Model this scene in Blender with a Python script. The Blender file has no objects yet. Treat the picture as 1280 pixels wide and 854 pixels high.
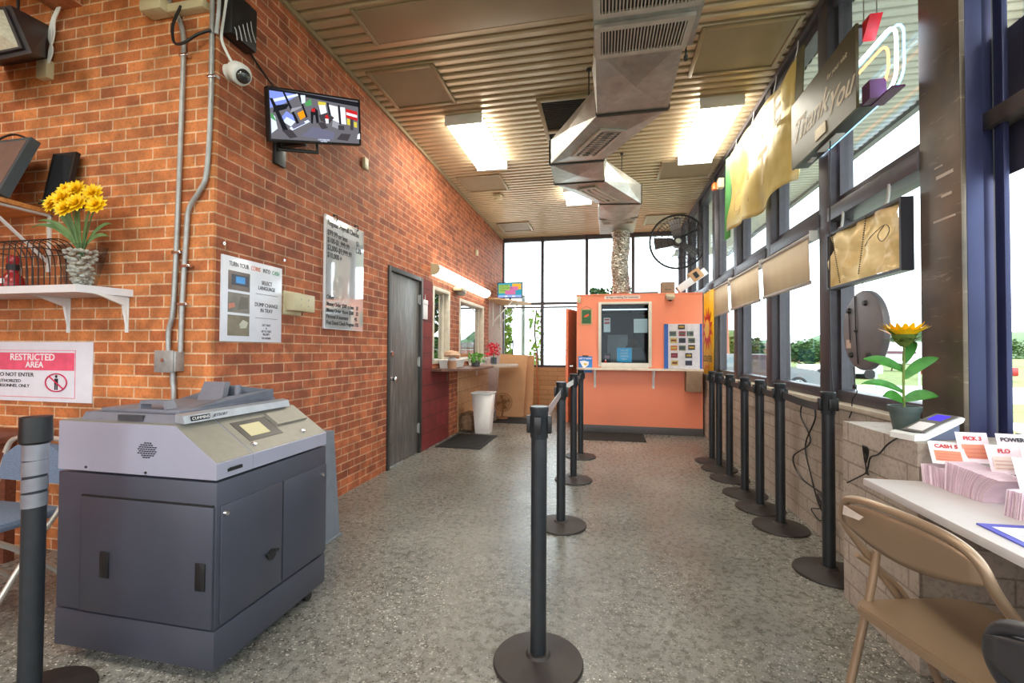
import bpy, bmesh, math, random
from mathutils import Vector, Matrix
random.seed(7)
SC = bpy.context.scene
COL = SC.collection
PI = math.pi

# ------------------------------------------------------------------ camera, world, exposure
cam = bpy.data.objects.new('camera', bpy.data.cameras.new('camera'))
COL.objects.link(cam)
cam.data.sensor_fit = 'HORIZONTAL'; cam.data.sensor_width = 36
cam.data.lens = 36 * 560 / 1280
cam.data.clip_start = .02; cam.data.clip_end = 2000
R = Matrix(((0.978855, -0.001826, 0.204547), (0.204475, -0.019224, -0.978683), (0.005720, 0.999814, -0.018444)))
cam.matrix_world = Matrix.Translation((0, 0, 1.25)) @ R.to_4x4()
SC.camera = cam
SC.view_settings.view_transform = 'Standard'
SC.view_settings.look = 'None'
SC.view_settings.gamma = 1
SC.view_settings.use_curve_mapping = False
SC.view_settings.exposure = 0.45
SKY = 4.0
w = bpy.data.worlds.new('world'); SC.world = w; w.use_nodes = True
bg = w.node_tree.nodes['Background']
bg.inputs[0].default_value = (.93, .97, 1, 1); bg.inputs[1].default_value = SKY
TUBE = 20.0          # brightness of the fluorescent fittings
SC.cycles.max_bounces = 10; SC.cycles.diffuse_bounces = 6; SC.cycles.transparent_max_bounces = 16
SC.cycles.sample_clamp_indirect = 6

# ------------------------------------------------------------------ materials
def lin(c):
    return tuple(((x/255)/12.92 if x/255 <= .04045 else ((x/255+.055)/1.055)**2.4) for x in c) + (1,)
class NT:
    def __init__(s, name):
        s.m = bpy.data.materials.new(name); s.m.use_nodes = True
        s.t = s.m.node_tree; s.b = s.t.nodes['Principled BSDF']; s.out = s.t.nodes['Material Output']
    def n(s, typ, **k):
        nd = s.t.nodes.new(typ)
        for a, v in k.items(): setattr(nd, a, v)
        return nd
    def l(s, a, b): s.t.links.new(a, b)
    def coord(s): return s.n('ShaderNodeTexCoord').outputs['Object']
    def noise(s, scale, detail=4, vec=None, rough=.5):
        nd = s.n('ShaderNodeTexNoise'); nd.inputs['Scale'].default_value = scale
        nd.inputs['Detail'].default_value = detail; nd.inputs['Roughness'].default_value = rough
        s.l(vec or s.coord(), nd.inputs['Vector']); return nd
    def ramp(s, fac, stops):
        r = s.n('ShaderNodeValToRGB'); e = r.color_ramp.elements
        while len(e) < len(stops): e.new(.5)
        for i, (p, c) in enumerate(stops):
            e[i].position = p; e[i].color = c if len(c) == 4 else (*c, 1)
        s.l(fac, r.inputs[0]); return r
    def mix(s, fac, a, b, mode='MIX'):
        m = s.n('ShaderNodeMix', data_type='RGBA', blend_type=mode)
        for k, v in ((0, fac), (6, a), (7, b)):
            if hasattr(v, 'links') or hasattr(v, 'is_linked'): s.l(v, m.inputs[k])
            else: m.inputs[k].default_value = v
        return m.outputs[2]
    def bump(s, h, strength=.3, dist=.01):
        b = s.n('ShaderNodeBump'); b.inputs['Strength'].default_value = strength; b.inputs['Distance'].default_value = dist
        s.l(h, b.inputs['Height']); s.l(b.outputs[0], s.b.inputs['Normal']); return b
_MC = {}
def M(name, rgb=(128,128,128), rough=.5, metal=0, vary=.12, scale=14, bump=0, spec=.5, coat=0):
    if name in _MC: return _MC[name]
    t = NT(name); c = lin(rgb)
    nz = t.noise(scale, 5)
    lo = tuple(x*(1-vary) for x in c[:3]) + (1,); hi = tuple(min(1, x*(1+vary)) for x in c[:3]) + (1,)
    r = t.ramp(nz.outputs['Fac'], [(.3, lo), (.7, hi)])
    t.l(r.outputs[0], t.b.inputs['Base Color'])
    t.b.inputs['Roughness'].default_value = rough; t.b.inputs['Metallic'].default_value = metal
    t.b.inputs['Specular IOR Level'].default_value = spec
    t.b.inputs['Coat Weight'].default_value = coat
    if bump: t.bump(nz.outputs['Fac'], bump, .004)
    _MC[name] = t.m; return t.m
def EM(name, rgb, strength=1):
    if name in _MC: return _MC[name]
    t = NT(name); t.t.nodes.remove(t.b); e = t.n('ShaderNodeEmission')
    e.inputs[0].default_value = lin(rgb); e.inputs[1].default_value = strength
    t.l(e.outputs[0], t.out.inputs[0]); _MC[name] = t.m; return t.m
def glass(name, tint=(240,246,248), refl=None, rough=0.0):
    if name in _MC: return _MC[name]
    t = NT(name); t.t.nodes.remove(t.b)
    tr = t.n('ShaderNodeBsdfTransparent'); tr.inputs[0].default_value = lin(tint)
    g = t.n('ShaderNodeBsdfGlossy'); g.inputs['Roughness'].default_value = rough
    mx = t.n('ShaderNodeMixShader')
    if refl is None:
        f = t.n('ShaderNodeLayerWeight'); p = t.n('ShaderNodeMath', operation='POWER'); p.inputs[1].default_value = 5; t.l(f.outputs['Facing'], p.inputs[0])
        q = t.n('ShaderNodeMath', operation='MULTIPLY_ADD'); q.inputs[1].default_value = .4; q.inputs[2].default_value = .02; t.l(p.outputs[0], q.inputs[0]); t.l(q.outputs[0], mx.inputs[0])
    else: mx.inputs[0].default_value = refl
    t.l(tr.outputs[0], mx.inputs[1]); t.l(g.outputs[0], mx.inputs[2]); t.l(mx.outputs[0], t.out.inputs[0])
    _MC[name] = t.m; return t.m
def uvz(t, axis):
    sp = t.n('ShaderNodeSeparateXYZ'); t.l(t.coord(), sp.inputs[0])
    cb = t.n('ShaderNodeCombineXYZ'); t.l(sp.outputs['XYZ'.index(axis)], cb.inputs[0]); t.l(sp.outputs[2], cb.inputs[1])
    return cb.outputs[0]
def brick(name, axis, c1, c2, mortar, bw=.203, bh=.0677, ms=.011, dark=.5, bumps=.5, rough=.75, splotch=.35, squash=1):
    t = NT(name); v = uvz(t, axis)
    b = t.n('ShaderNodeTexBrick'); t.l(v, b.inputs['Vector'])
    b.inputs['Scale'].default_value = 1; b.inputs['Brick Width'].default_value = bw; b.inputs['Row Height'].default_value = bh
    b.inputs['Mortar Size'].default_value = ms/2; b.inputs['Mortar Smooth'].default_value = .3
    b.inputs['Color1'].default_value = lin(c1); b.inputs['Color2'].default_value = lin(c2); b.inputs['Mortar'].default_value = lin(mortar)
    b.inputs['Bias'].default_value = -.1
    n1 = t.noise(9, 5); n2 = t.noise(60, 3)
    k = t.ramp(n1.outputs['Fac'], [(.35, (1-splotch,)*3), (.65, (1.0+splotch*.25,)*3)])
    c = t.mix(1, b.outputs['Color'], k.outputs[0], 'MULTIPLY')
    k2 = t.ramp(n2.outputs['Fac'], [(.32, (.75,)*3), (.5, (1,)*3)])
    c = t.mix(1, c, k2.outputs[0], 'MULTIPLY')
    t.l(c, t.b.inputs['Base Color']); t.b.inputs['Roughness'].default_value = rough
    inv = t.n('ShaderNodeMath', operation='SUBTRACT'); inv.inputs[0].default_value = 1; t.l(b.outputs['Fac'], inv.inputs[1])
    ad = t.n('ShaderNodeMath', operation='MULTIPLY_ADD'); t.l(n2.outputs['Fac'], ad.inputs[0]); ad.inputs[1].default_value = .25; t.l(inv.outputs[0], ad.inputs[2])
    t.bump(ad.outputs[0], bumps, .006); return t.m

BRICK_L = brick('red_brick_long_wall', 'Y', (188,102,60), (142,70,44), (200,152,118), splotch=.38)
BRICK_F = brick('orange_brick_side_wall', 'X', (212,130,72), (172,94,52), (222,184,146), splotch=.36)
REDBLK = brick('oxblood_painted_block', 'Y', (128,40,38), (110,34,32), (84,26,26), bw=.4, bh=.2, ms=.012, splotch=.2)
TANBLK = brick('tan_painted_block', 'Y', (214,170,124), (206,162,118), (176,134,98), bw=.4, bh=.2, ms=.012, splotch=.08)
TANFAR = brick('tan_painted_far_wall', 'X', (206,164,118), (198,156,112), (164,126,90), bw=.4, bh=.1, ms=.012, splotch=.08)
GREYBLK = brick('taupe_painted_brick', 'Y', (188,176,164), (178,166,153), (150,137,124), bw=.30, bh=.1, ms=.01, splotch=.12, rough=.6)
GREYEND = brick('taupe_painted_brick_end', 'X', (176,164,152), (168,156,143), (142,130,118), bw=.30, bh=.1, ms=.01, splotch=.12, rough=.6)

def floor_mat():
    t = NT('speckled_concrete'); co = t.coord()
    n = t.noise(1.3, 6, co, .6); base = t.ramp(n.outputs['Fac'], [(.3, lin((98,96,90))), (.55, lin((128,127,121))), (.75, lin((154,153,147)))]).outputs[0]
    n4 = t.noise(26, 6, co, .7)
    base = t.mix(1, base, t.ramp(n4.outputs['Fac'], [(.35, (.62,.6,.58)), (.6, (1.08,1.08,1.08))]).outputs[0], 'MULTIPLY')
    patch = t.noise(1.1, 3, co)
    def flecks(scale, thr, col, base, gate=None):
        v = t.n('ShaderNodeTexVoronoi'); v.inputs['Scale'].default_value = scale; v.inputs['Randomness'].default_value = 1; t.l(co, v.inputs['Vector'])
        r = t.ramp(v.outputs['Distance'], [(thr*1.3, (1,1,1)), (thr*1.3+.05, (0,0,0))])
        sel = t.ramp(v.outputs['Color'], [(.60, (0,0,0)), (.64, (1,1,1))])
        f = t.mix(1, r.outputs[0], sel.outputs[0], 'MULTIPLY')
        if gate is not None: f = t.mix(1, f, gate, 'MULTIPLY')
        return t.mix(f, base, col)
    gate = t.ramp(patch.outputs['Fac'], [(.38, (.15,.15,.15)), (.6, (1,1,1))]).outputs[0]
    base = flecks(75, .22, lin((225,220,210)), base, gate)
    base = flecks(130, .17, lin((235,230,220)), base, gate)
    base = flecks(90, .22, lin((42,38,36)), base)
    t.l(base, t.b.inputs['Base Color'])
    rr = t.ramp(n4.outputs['Fac'], [(.3, (.20,)*3), (.7, (.38,)*3)]); t.l(rr.outputs[0], t.b.inputs['Roughness'])
    t.bump(n4.outputs['Fac'], .12, .003); return t.m
FLOOR = floor_mat()
def wood(name, a, b, scale=6, axis=0, rough=.5):
    t = NT(name); mp = t.n('ShaderNodeMapping'); s = [9, 9, 9]; s[axis] = 1; mp.inputs['Scale'].default_value = s
    t.l(t.coord(), mp.inputs[0]); n = t.noise(scale, 6, mp.outputs[0], .6)
    t.l(t.ramp(n.outputs['Fac'], [(.3, lin(a)), (.7, lin(b))]).outputs[0], t.b.inputs['Base Color'])
    t.b.inputs['Roughness'].default_value = rough; return t.m
def galv(name, base=(172,176,172)):
    t = NT(name); v = t.n('ShaderNodeTexVoronoi'); v.inputs['Scale'].default_value = 22; t.l(t.coord(), v.inputs['Vector'])
    n = t.noise(3, 3); c = lin(base)
    a = t.ramp(v.outputs['Color'], [(.2, tuple(x*.9 for x in c[:3])), (.8, tuple(x*1.06 for x in c[:3]))])
    k = t.ramp(n.outputs['Fac'], [(.35, (.85,.78,.75)), (.65, (1.05,1.05,1.05))])
    t.l(t.mix(1, a.outputs[0], k.outputs[0], 'MULTIPLY'), t.b.inputs['Base Color'])
    t.b.inputs['Metallic'].default_value = .7; t.b.inputs['Roughness'].default_value = .36; return t.m
GALV = galv('galvanised_steel')
CEIL = M('tan_metal_slats', (192,172,142), .34, .35, vary=.06, scale=3)
CEILT = M('tan_metal_trim', (158,140,112), .4, .3, vary=.05)
PANELM = M('ceiling_access_board', (150,134,108), .6, vary=.06, scale=6)
DKFRAME = M('bronze_window_frame', (78,74,80), .42, .35, vary=.12, scale=20)
BLKPOST = M('black_powder_coat', (40,43,47), .38, .1, vary=.15, scale=30)
BLKBASE = M('black_base_metal', (54,48,46), .5, .2, vary=.2, scale=18)
BLACKPL = M('black_plastic', (22,22,24), .4, vary=.2)
RUBBER = M('black_rubber', (36,36,36), .8, vary=.3, scale=60, bump=.4)
BELT = M('dark_webbing', (58,56,58), .6, vary=.15, scale=90)
WHITEPL = M('white_plastic', (226,226,224), .4, vary=.04)
WHITEPA = M('white_paper', (232,230,232), .6, vary=.03)
CREAM = M('cream_plastic', (196,184,150), .45, vary=.06)
CHROME = M('chrome', (215,215,220), .15, 1, vary=.03)
STEELG = M('grey_conduit_steel', (160,160,158), .38, .35, vary=.12, scale=25)
GLASSW = glass('window_glass')
INK = M('black_ink', (28,28,34), .6, vary=.05)

# ------------------------------------------------------------------ mesh building
ORG = {}
class MB:
    def __init__(s): s.bm = bmesh.new(); s.mi = 0
    def _tag(s, faces):
        for f in faces: f.material_index = s.mi
    def box(s, a, b, bev=0, rz=0, c=None, rot=None):
        a = Vector(a); b = Vector(b); ce = (a+b)/2; d = b-a
        g = bmesh.ops.create_cube(s.bm, size=1)
        vs = g['verts']
        for v in vs: v.co = Vector((v.co.x*abs(d.x), v.co.y*abs(d.y), v.co.z*abs(d.z)))
        if bev:
            es = list({e for v in vs for e in v.link_edges})
            r = bmesh.ops.bevel(s.bm, geom=es, offset=bev, segments=2, affect='EDGES', profile=.5, clamp_overlap=True)
            vs = list({v for f in r['faces'] for v in f.verts} | {v for v in vs if v.is_valid})
            seen = set(vs); st = list(vs)
            while st:
                v = st.pop()
                for e in v.link_edges:
                    o = e.other_vert(v)
                    if o not in seen: seen.add(o); st.append(o)
            vs = list(seen)
        m = Matrix.Translation(ce)
        if rot is not None: m = m @ rot.to_4x4()
        elif rz:
            p = Vector(c) if c is not None else ce
            m = Matrix.Translation(p) @ Matrix.Rotation(rz, 4, 'Z') @ Matrix.Translation(ce-p)
        bmesh.ops.transform(s.bm, matrix=m, verts=vs)
        s._tag({f for v in vs for f in v.link_faces}); return s
    def hexa(s, p):      # 8 corners: bottom 4 ccw, top 4 ccw
        v = [s.bm.verts.new(q) for q in p]
        fs = [s.bm.faces.new([v[i] for i in f]) for f in ((3,2,1,0),(4,5,6,7),(0,1,5,4),(1,2,6,5),(2,3,7,6),(3,0,4,7))]
        s._tag(fs); return s
    def poly(s, pts):
        f = s.bm.faces.new([s.bm.verts.new(p) for p in pts]); s._tag([f]); return s
    def prism(s, pts, off):  # closed polygon extruded by vector
        off = Vector(off); a = [s.bm.verts.new(p) for p in pts]; b = [s.bm.verts.new(Vector(p)+off) for p in pts]; n = len(pts)
        fs = [s.bm.faces.new(a[::-1]), s.bm.faces.new(b)] + [s.bm.faces.new((a[i], a[(i+1)%n], b[(i+1)%n], b[i])) for i in range(n)]
        s._tag(fs); return s
    def tube(s, pts, r, seg=10, smooth=0, closed=False, caps=True, flat=None):
        P_ = [Vector(p) for p in pts]
        if smooth: P_ = catmull(P_, smooth, closed)
        n = len(P_); rs = r if isinstance(r, (list, tuple)) else None
        up = None; rings = []
        for i, p in enumerate(P_):
            if closed: d = P_[(i+1)%n]-P_[i-1]
            else: d = P_[min(i+1, n-1)]-P_[max(i-1, 0)]
            d.normalize()
            if up is None:
                up = Vector((0,0,1)) if abs(d.z) < .9 else Vector((1,0,0))
            x = up - d*up.dot(d)
            if x.length < 1e-6: x = Vector((0,1,0)) - d*d.y
            x.normalize(); y = d.cross(x); up = x
            rr = (rs[min(int(i*len(rs)/n), len(rs)-1)] if rs else r)
            if flat: rings.append([s.bm.verts.new(p + x*flat[1]*sx + y*flat[0]*sy) for sx, sy in ((-1,-1),(1,-1),(1,1),(-1,1))])
            else: rings.append([s.bm.verts.new(p + x*rr*math.cos(2*PI*k/seg) + y*rr*math.sin(2*PI*k/seg)) for k in range(seg)])
        m = len(rings[0]); fs = []
        for i in range(n if closed else n-1):
            A, B = rings[i], rings[(i+1)%n]
            for k in range(m): fs.append(s.bm.faces.new((A[k], A[(k+1)%m], B[(k+1)%m], B[k])))
        if caps and not closed: fs += [s.bm.faces.new(rings[0][::-1]), s.bm.faces.new(rings[-1])]
        s._tag(fs); return s
    def cyl(s, c, r, h, seg=24, r2=None, axis='Z'):
        c = Vector(c); r2 = r if r2 is None else r2
        ax = {'X': Matrix.Rotation(PI/2, 3, 'Y'), 'Y': Matrix.Rotation(-PI/2, 3, 'X'), 'Z': Matrix.Identity(3)}[axis]
        return s.lathe([(0,0),(r,0),(r2,h),(0,h)], c, seg, ax)
    def lathe(s, prof, c=(0,0,0), seg=24, rot=None, sx=1, sy=1):
        c = Vector(c); rot = rot or Matrix.Identity(3); rings = []
        for r, z in prof:
            if r < 1e-6: rings.append([s.bm.verts.new(c + rot @ Vector((0,0,z)))])
            else: rings.append([s.bm.verts.new(c + rot @ Vector((r*sx*math.cos(2*PI*k/seg), r*sy*math.sin(2*PI*k/seg), z))) for k in range(seg)])
        fs = []
        for A, B in zip(rings, rings[1:]):
            if len(A) == 1 and len(B) == 1: continue
            for k in range(seg):
                k2 = (k+1) % seg
                if len(A) == 1: fs.append(s.bm.faces.new((A[0], B[k2], B[k])))
                elif len(B) == 1: fs.append(s.bm.faces.new((A[k], A[k2], B[0])))
                else: fs.append(s.bm.faces.new((A[k], A[k2], B[k2], B[k])))
        s._tag(fs); return s
    def ball(s, c, r, sub=2, sc=(1,1,1), jit=0, rnd=random):
        g = bmesh.ops.create_icosphere(s.bm, subdivisions=sub, radius=1)
        for v in g['verts']:
            k = r*(1+rnd.uniform(-jit, jit)); v.co = Vector(c)+Vector((v.co.x*sc[0]*k, v.co.y*sc[1]*k, v.co.z*sc[2]*k))
        s._tag({f for v in g['verts'] for f in v.link_faces}); return s
    def mat(s, i): s.mi = i; return s
    def build(s, name, m, parent=None, smooth=True, fix=True):
        if fix: bmesh.ops.recalc_face_normals(s.bm, faces=s.bm.faces)
        o0 = ORG.get(parent, Vector((0,0,0)))
        if o0.length: bmesh.ops.translate(s.bm, verts=s.bm.verts, vec=-o0)
        me = bpy.data.meshes.new(name); s.bm.to_mesh(me); s.bm.free()
        for mm in (m if isinstance(m, (list, tuple)) else [m]): me.materials.append(mm)
        if smooth:
            me.polygons.foreach_set('use_smooth', [True]*len(me.polygons))
            try: me.set_sharp_from_angle(angle=math.radians(35))
            except Exception: pass
        o = bpy.data.objects.new(name, me); COL.objects.link(o)
        if parent: o.parent = parent; ORG[o] = o0
        return o
def catmull(P_, k, closed=False):
    n = len(P_); out = []
    rng = range(n if closed else n-1)
    for i in rng:
        if closed: a, b, c, d = P_[i-1], P_[i], P_[(i+1)%n], P_[(i+2)%n]
        else: a, b, c, d = P_[max(i-1,0)], P_[i], P_[i+1], P_[min(i+2, n-1)]
        for j in range(k):
            t = j/k
            out.append(.5*((2*b)+(c-a)*t+(2*a-5*b+4*c-d)*t*t+(3*b-a-3*c+d)*t**3))
    if not closed: out.append(P_[-1].copy())
    return out
def thing(name, label, cat, loc=(0,0,0), group=None):
    o = bpy.data.objects.new(name, None); COL.objects.link(o); o.location = loc; o.empty_display_size = .05
    o['label'] = label; o['category'] = cat
    if group: o['group'] = group
    ORG[o] = Vector(loc); return o
def tag(o, label, cat, group=None, kind=None):
    o['label'] = label; o['category'] = cat
    if group: o['group'] = group
    if kind: o['kind'] = kind
    return o
def struct(o): o['kind'] = 'structure'; return o
def copy_tree(o, parent=None):
    c = o.copy(); COL.objects.link(c)
    if parent: c.parent = parent
    for ch in list(o.children): copy_tree(ch, c)
    return c
ROT = {'left': (PI/2, 0, PI/2), 'front': (PI/2, 0, 0), 'right': (PI/2, 0, -PI/2), 'up': (0, 0, 0)}
def text(body, loc, size, face, m, parent, align='CENTER', name='lettering', ext=.0005, bold=0, shear=0, rot=None, sx=1, space=1):
    cu = bpy.data.curves.new(name, 'FONT'); cu.body = body; cu.size = size; cu.align_x = align; cu.align_y = 'CENTER'
    cu.extrude = ext; cu.offset = bold; cu.shear = shear; cu.resolution_u = 3; cu.space_line = .9; cu.space_character = space
    cu.materials.append(m)
    tmp = bpy.data.objects.new(name, cu); me = bpy.data.meshes.new_from_object(tmp); bpy.data.objects.remove(tmp); bpy.data.curves.remove(cu)
    o = bpy.data.objects.new(name, me); COL.objects.link(o)
    o.parent = parent; o.location = Vector(loc) - ORG.get(parent, Vector((0,0,0)))
    o.rotation_euler = rot or ROT[face]; o.scale = (sx, 1, 1); return o
def wall_cells(us, zs, holes, fn):   # us, zs: sorted break values; holes: (u0,u1,z0,z1)
    us = sorted(set(us + [h[0] for h in holes] + [h[1] for h in holes])); zs = sorted(set(zs + [h[2] for h in holes] + [h[3] for h in holes]))
    for z0, z1 in zip(zs, zs[1:]):
        run = None
        for u0, u1 in zip(us, us[1:]):
            uc, zc = (u0+u1)/2, (z0+z1)/2
            solid = not any(h[0] < uc < h[1] and h[2] < zc < h[3] for h in holes)
            if solid: run = [run[0], u1] if run else [u0, u1]
            if (not solid or u1 == us[-1]) and run: fn(run[0], run[1], z0, z1); run = None

# ================================================================== SETTING
H = 3.67; XL = -2.2; YN = 2.15; YF = 9.5
# floor
b = MB(); b.box((-5.2, -3.2, -.12), (1.75, 9.7, 0)); struct(b.build('floor', FLOOR))
# ceiling of metal slats running across the room, real ribs
def slats(x0, x1, y0, y1, z, pitch=.1):
    b = MB(); n = int(round((y1-y0)/pitch)); prof = []
    for i in range(n):
        y = y0+i*pitch
        prof += [(y, z+.026), (y+.014, z+.026), (y+.016, z+.010), (y+.026, z), (y+.070, z+.004), (y+.094, z+.012)]
    prof.append((y1, z+.018)); prof += [(y1, z+.06), (y0, z+.06)]
    b.prism([(x0, p[0], p[1]) for p in prof], (x1-x0, 0, 0)); return b
struct(slats(-5.2, 1.53, -3.1, 9.6, H).build('ceiling', CEIL, smooth=False))
b = MB(); b.box((-5.3, -3.3, H+.07), (1.8, 9.8, H+.2)); struct(b.build('roof', M('roof_slab', (90,88,86), .8)))
# long left wall with door opening and two service windows
b = MB()
HOLES = [(4.25, 5.13, 0, 2.12), (5.47, 6.12, 1.06, 2.08), (6.55, 7.95, 1.06, 2.04)]
wall_cells([YN+.02, 5.13, 9.6], [0, H+.06], HOLES, lambda a, c, z0, z1: b.box((XL-.22, a, z0), (XL, c, z1)))
struct(b.build('wall_left', BRICK_L, smooth=False))
b = MB(); b.box((-5.2, YN, 0), (XL, YN+.02, H+.06))
struct(b.build('wall_front', BRICK_F, smooth=False))
# corner return of the side wall is the same brick as the long wall: painted portions of the long wall
b = MB()
b.box((XL-.02, 5.14, 0), (XL+.006, 5.46, 2.12)); b.box((XL-.02, 5.46, 0), (XL+.006, 6.1, 1.0))
struct(b.build('wall_left_red_blockwork', REDBLK, smooth=False))
b = MB(); b.box((XL-.02, 6.5, 0), (XL+.006, 8.3, 1.0)); struct(b.build('wall_left_tan_blockwork', TANBLK, smooth=False))
b = MB(); b.box((XL-.02, 8.3, 0), (XL+.008, 9.5, 2.2)); struct(b.build('wall_left_end_panel', M('mauve_painted_masonry', (176,150,138), .7, bump=.2), smooth=False))
# dark rooms behind the service windows and the left area
b = MB(); b.box((XL-1.4, 5.2, .6), (XL-1.36, 8.3, 2.6)); b.box((XL-1.4, 5.2, 2.3), (XL-.22, 8.3, 2.34)); b.box((XL-1.4, 5.2, .6), (XL-.22, 8.3, .64))
b.box((XL-1.4, 5.2, .6), (XL-.22, 5.24, 2.3)); b.box((XL-1.4, 8.26, .6), (XL-.22, 8.3, 2.3))
struct(b.build('wall_office', M('office_grey', (90,96,100), .8), smooth=False))
b = MB(); b.box((-5.2, -3.2, 0), (-5.0, YN, H+.06)); struct(b.build('wall_side', BRICK_L, smooth=False))
b = MB()
wall_cells([-5.0, 1.6], [0, H+.06], [(-4.6, -2.6, .9, 3.3), (-2.4, -.4, .9, 3.3), (-.2, 1.4, .9, 3.3)], lambda a, c, z0, z1: b.box((a, -3.2, z0), (c, -3.0, z1)))
struct(b.build('wall_back', BRICK_F, smooth=False))
# brick header overhead at the left
b = MB(); b.box((-3.42, -3.0, 3.38), (-3.2, YN, H)); struct(b.build('wall_header', BRICK_L, smooth=False))
# trim strip where ceiling meets long wall
b = MB(); b.box((XL, YN, H-.035), (XL+.025, 9.45, H+.004)); b.box((-5, YN-.02, H-.03), (XL, YN, H+.004)); struct(b.build('trim_1', CEILT))
b = MB(); b.box((1.44, -3, H-.05), (1.5, 9.45, H+.004)); struct(b.build('trim_2', DKFRAME))
# far knee wall and right knee walls
b = MB(); b.box((XL, YF, 0), (1.7, YF+.2, .88)); struct(b.build('wall_far', TANFAR, smooth=False))
b = MB(); b.box((1.42, 2.55, 0), (1.66, 9.5, .9)); struct(b.build('wall_right', GREYBLK, smooth=False))
b = MB(); b.box((1.19, 2.04, 0), (1.68, 2.6, .895))
o = b.build('wall_right_pier', [GREYBLK, GREYEND], smooth=False)
for p in o.data.polygons:
    if abs(p.normal.y) > .5: p.material_index = 1
struct(o)
b = MB(); b.box((1.56, -3.0, 0), (1.68, 2.04, .72)); struct(b.build('wall_right_low', GREYBLK, smooth=False))
b = MB(); b.box((1.405, 2.6, .9), (1.64, 9.46, .93), .004); struct(b.build('trim_3', M('ledge_cap', (190,178,160), .5)))
# right window wall: mullions, rails, glass
MUL = [3.40, 4.45, 5.52, 6.57, 7.62, 8.6]
k = 3
for y in MUL:
    b = MB(); b.box((1.45, y-.07, .93), (1.6, y+.07, H), .004); b.box((1.5, y-.075, .93), (1.508, y+.075, H)); k += 1
    struct(b.build('trim_%d' % (k+1), DKFRAME))
ED = [2.45] + MUL + [9.46]
for i in range(len(ED)-1):
    y0, y1 = ED[i], ED[i+1]; ya, yb = y0+(.07 if i else 0), y1-.07
    f = MB()
    f.box((1.48, ya, .93), (1.58, yb, 1.0), .003); f.box((1.44, ya, 2.11), (1.6, yb, 2.2), .003)
    f.box((1.5, ya, 2.2), (1.56, yb, 2.27), .003); f.box((1.48, ya, H-.12), (1.58, yb, H)); f.box((1.505, ya, .93), (1.555, ya+.03, H)); f.box((1.505, yb-.03, .93), (1.555, yb, H))
    fr = struct(f.build('window_%d' % (i+1), DKFRAME))
    g = MB(); g.box((1.528, ya, 1.0), (1.534, yb, 2.11)); g.box((1.528, ya, 2.27), (1.534, yb, H-.12)); g.build('glass_pane', GLASSW, fr)
# deep steel column on the pier and the stacked frames nearer the camera
def scuffed():
    t = NT('scuffed_dark_steel'); co = t.coord(); mp = t.n('ShaderNodeMapping'); mp.inputs['Scale'].default_value = (1, 1, 7); t.l(co, mp.inputs[0])
    n = t.noise(5, 7, mp.outputs[0], .7); n2 = t.noise(3, 4, co)
    c = t.ramp(n2.outputs['Fac'], [(.35, lin((78,72,66))), (.65, lin((120,106,92)))]).outputs[0]
    f = t.ramp(n.outputs['Fac'], [(.60, (0,0,0)), (.68, (.55,.55,.55))]).outputs[0]
    t.l(t.mix(f, c, lin((176,164,150))), t.b.inputs['Base Color']); t.b.inputs['Roughness'].default_value = .4; t.b.inputs['Metallic'].default_value = .4; return t.m
b = MB(); b.box((1.45, 2.20, .895), (1.47, 2.45, H), .003); col = struct(b.build('wall_right_column', scuffed()))
b = MB()
for (y, z, a, l) in ((2.24, 2.02, .01, .1), (2.23, 1.83, .006, .13), (2.25, 1.93, .008, .06), (2.3, 2.07, .005, .05)):
    b.box((1.4485, y, z), (1.4495, y+l, z+a*1.5))
b.build('tape_scrap', M('old_tape', (196,184,170), .6), col)
BLUEFR = M('blue_grey_frame', (56,60,96), .4, .4, vary=.15, scale=4); DARKFR = M('black_gasket_frame', (30,30,36), .4)
b = MB(); b.box((1.53, 2.30, .895), (1.66, 2.44, H)); struct(b.build('trim_20', DARKFR))
b = MB(); b.box((1.545, 2.25, .895), (1.60, 2.30, H), .003); b.box((1.585, 2.18, .895), (1.605, 2.225, H), .002); b.box((1.47, 2.2, .895), (1.53, 2.45, H), .002); struct(b.build('trim_19', BLUEFR))
for j, (ya, yb) in enumerate(((.75, 2.165), (-.6, .65), (-2.9, -.7))):
    zb0 = .895 if j == 0 else .72
    f = MB(); f.box((1.60, ya-.1, .72), (1.68, ya, H)); f.box((1.56, ya, 2.19), (1.64, yb+(.085 if j == 0 else 0), 2.26), .003); f.box((1.60, max(ya, -9), .72), (1.68, min(yb, 2.03) if j == 0 else yb, .8)); f.box((1.60, ya, H-.1), (1.68, yb, H))
    if j == 0: f.box((1.60, 2.04, .895), (1.68, yb, .93))
    fr = struct(f.build('window_%d' % (j+10), M('brown_grey_rail', (96,86,80), .45, .3))); g = MB(); g.box((1.645, ya, .93), (1.65, yb, 2.19)); g.box((1.645, ya, 2.26), (1.65, yb, H-.1)); g.build('glass_pane', GLASSW, fr)
rt = thing('window_poster', 'dark panel standing in for a reflection in the window at the right edge', 'poster', (1.67, 1.8, 2.3)); b = MB(); b.box((1.66, 1.2, 2.0), (1.665, 2.28, 2.62)); b.build('sheet', M('dark_blue_brown_reflection', (70,66,80), .5), rt)  # added panel, imitates a dark reflection in this window
b = MB(); b.box((1.657, 1.25, 2.14), (1.659, 2.13, 2.28)); b.build('yellow_band', M('mustard_reflection', (150,130,60), .5), rt)  # yellowish part of the same reflection, painted as a band
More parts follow.
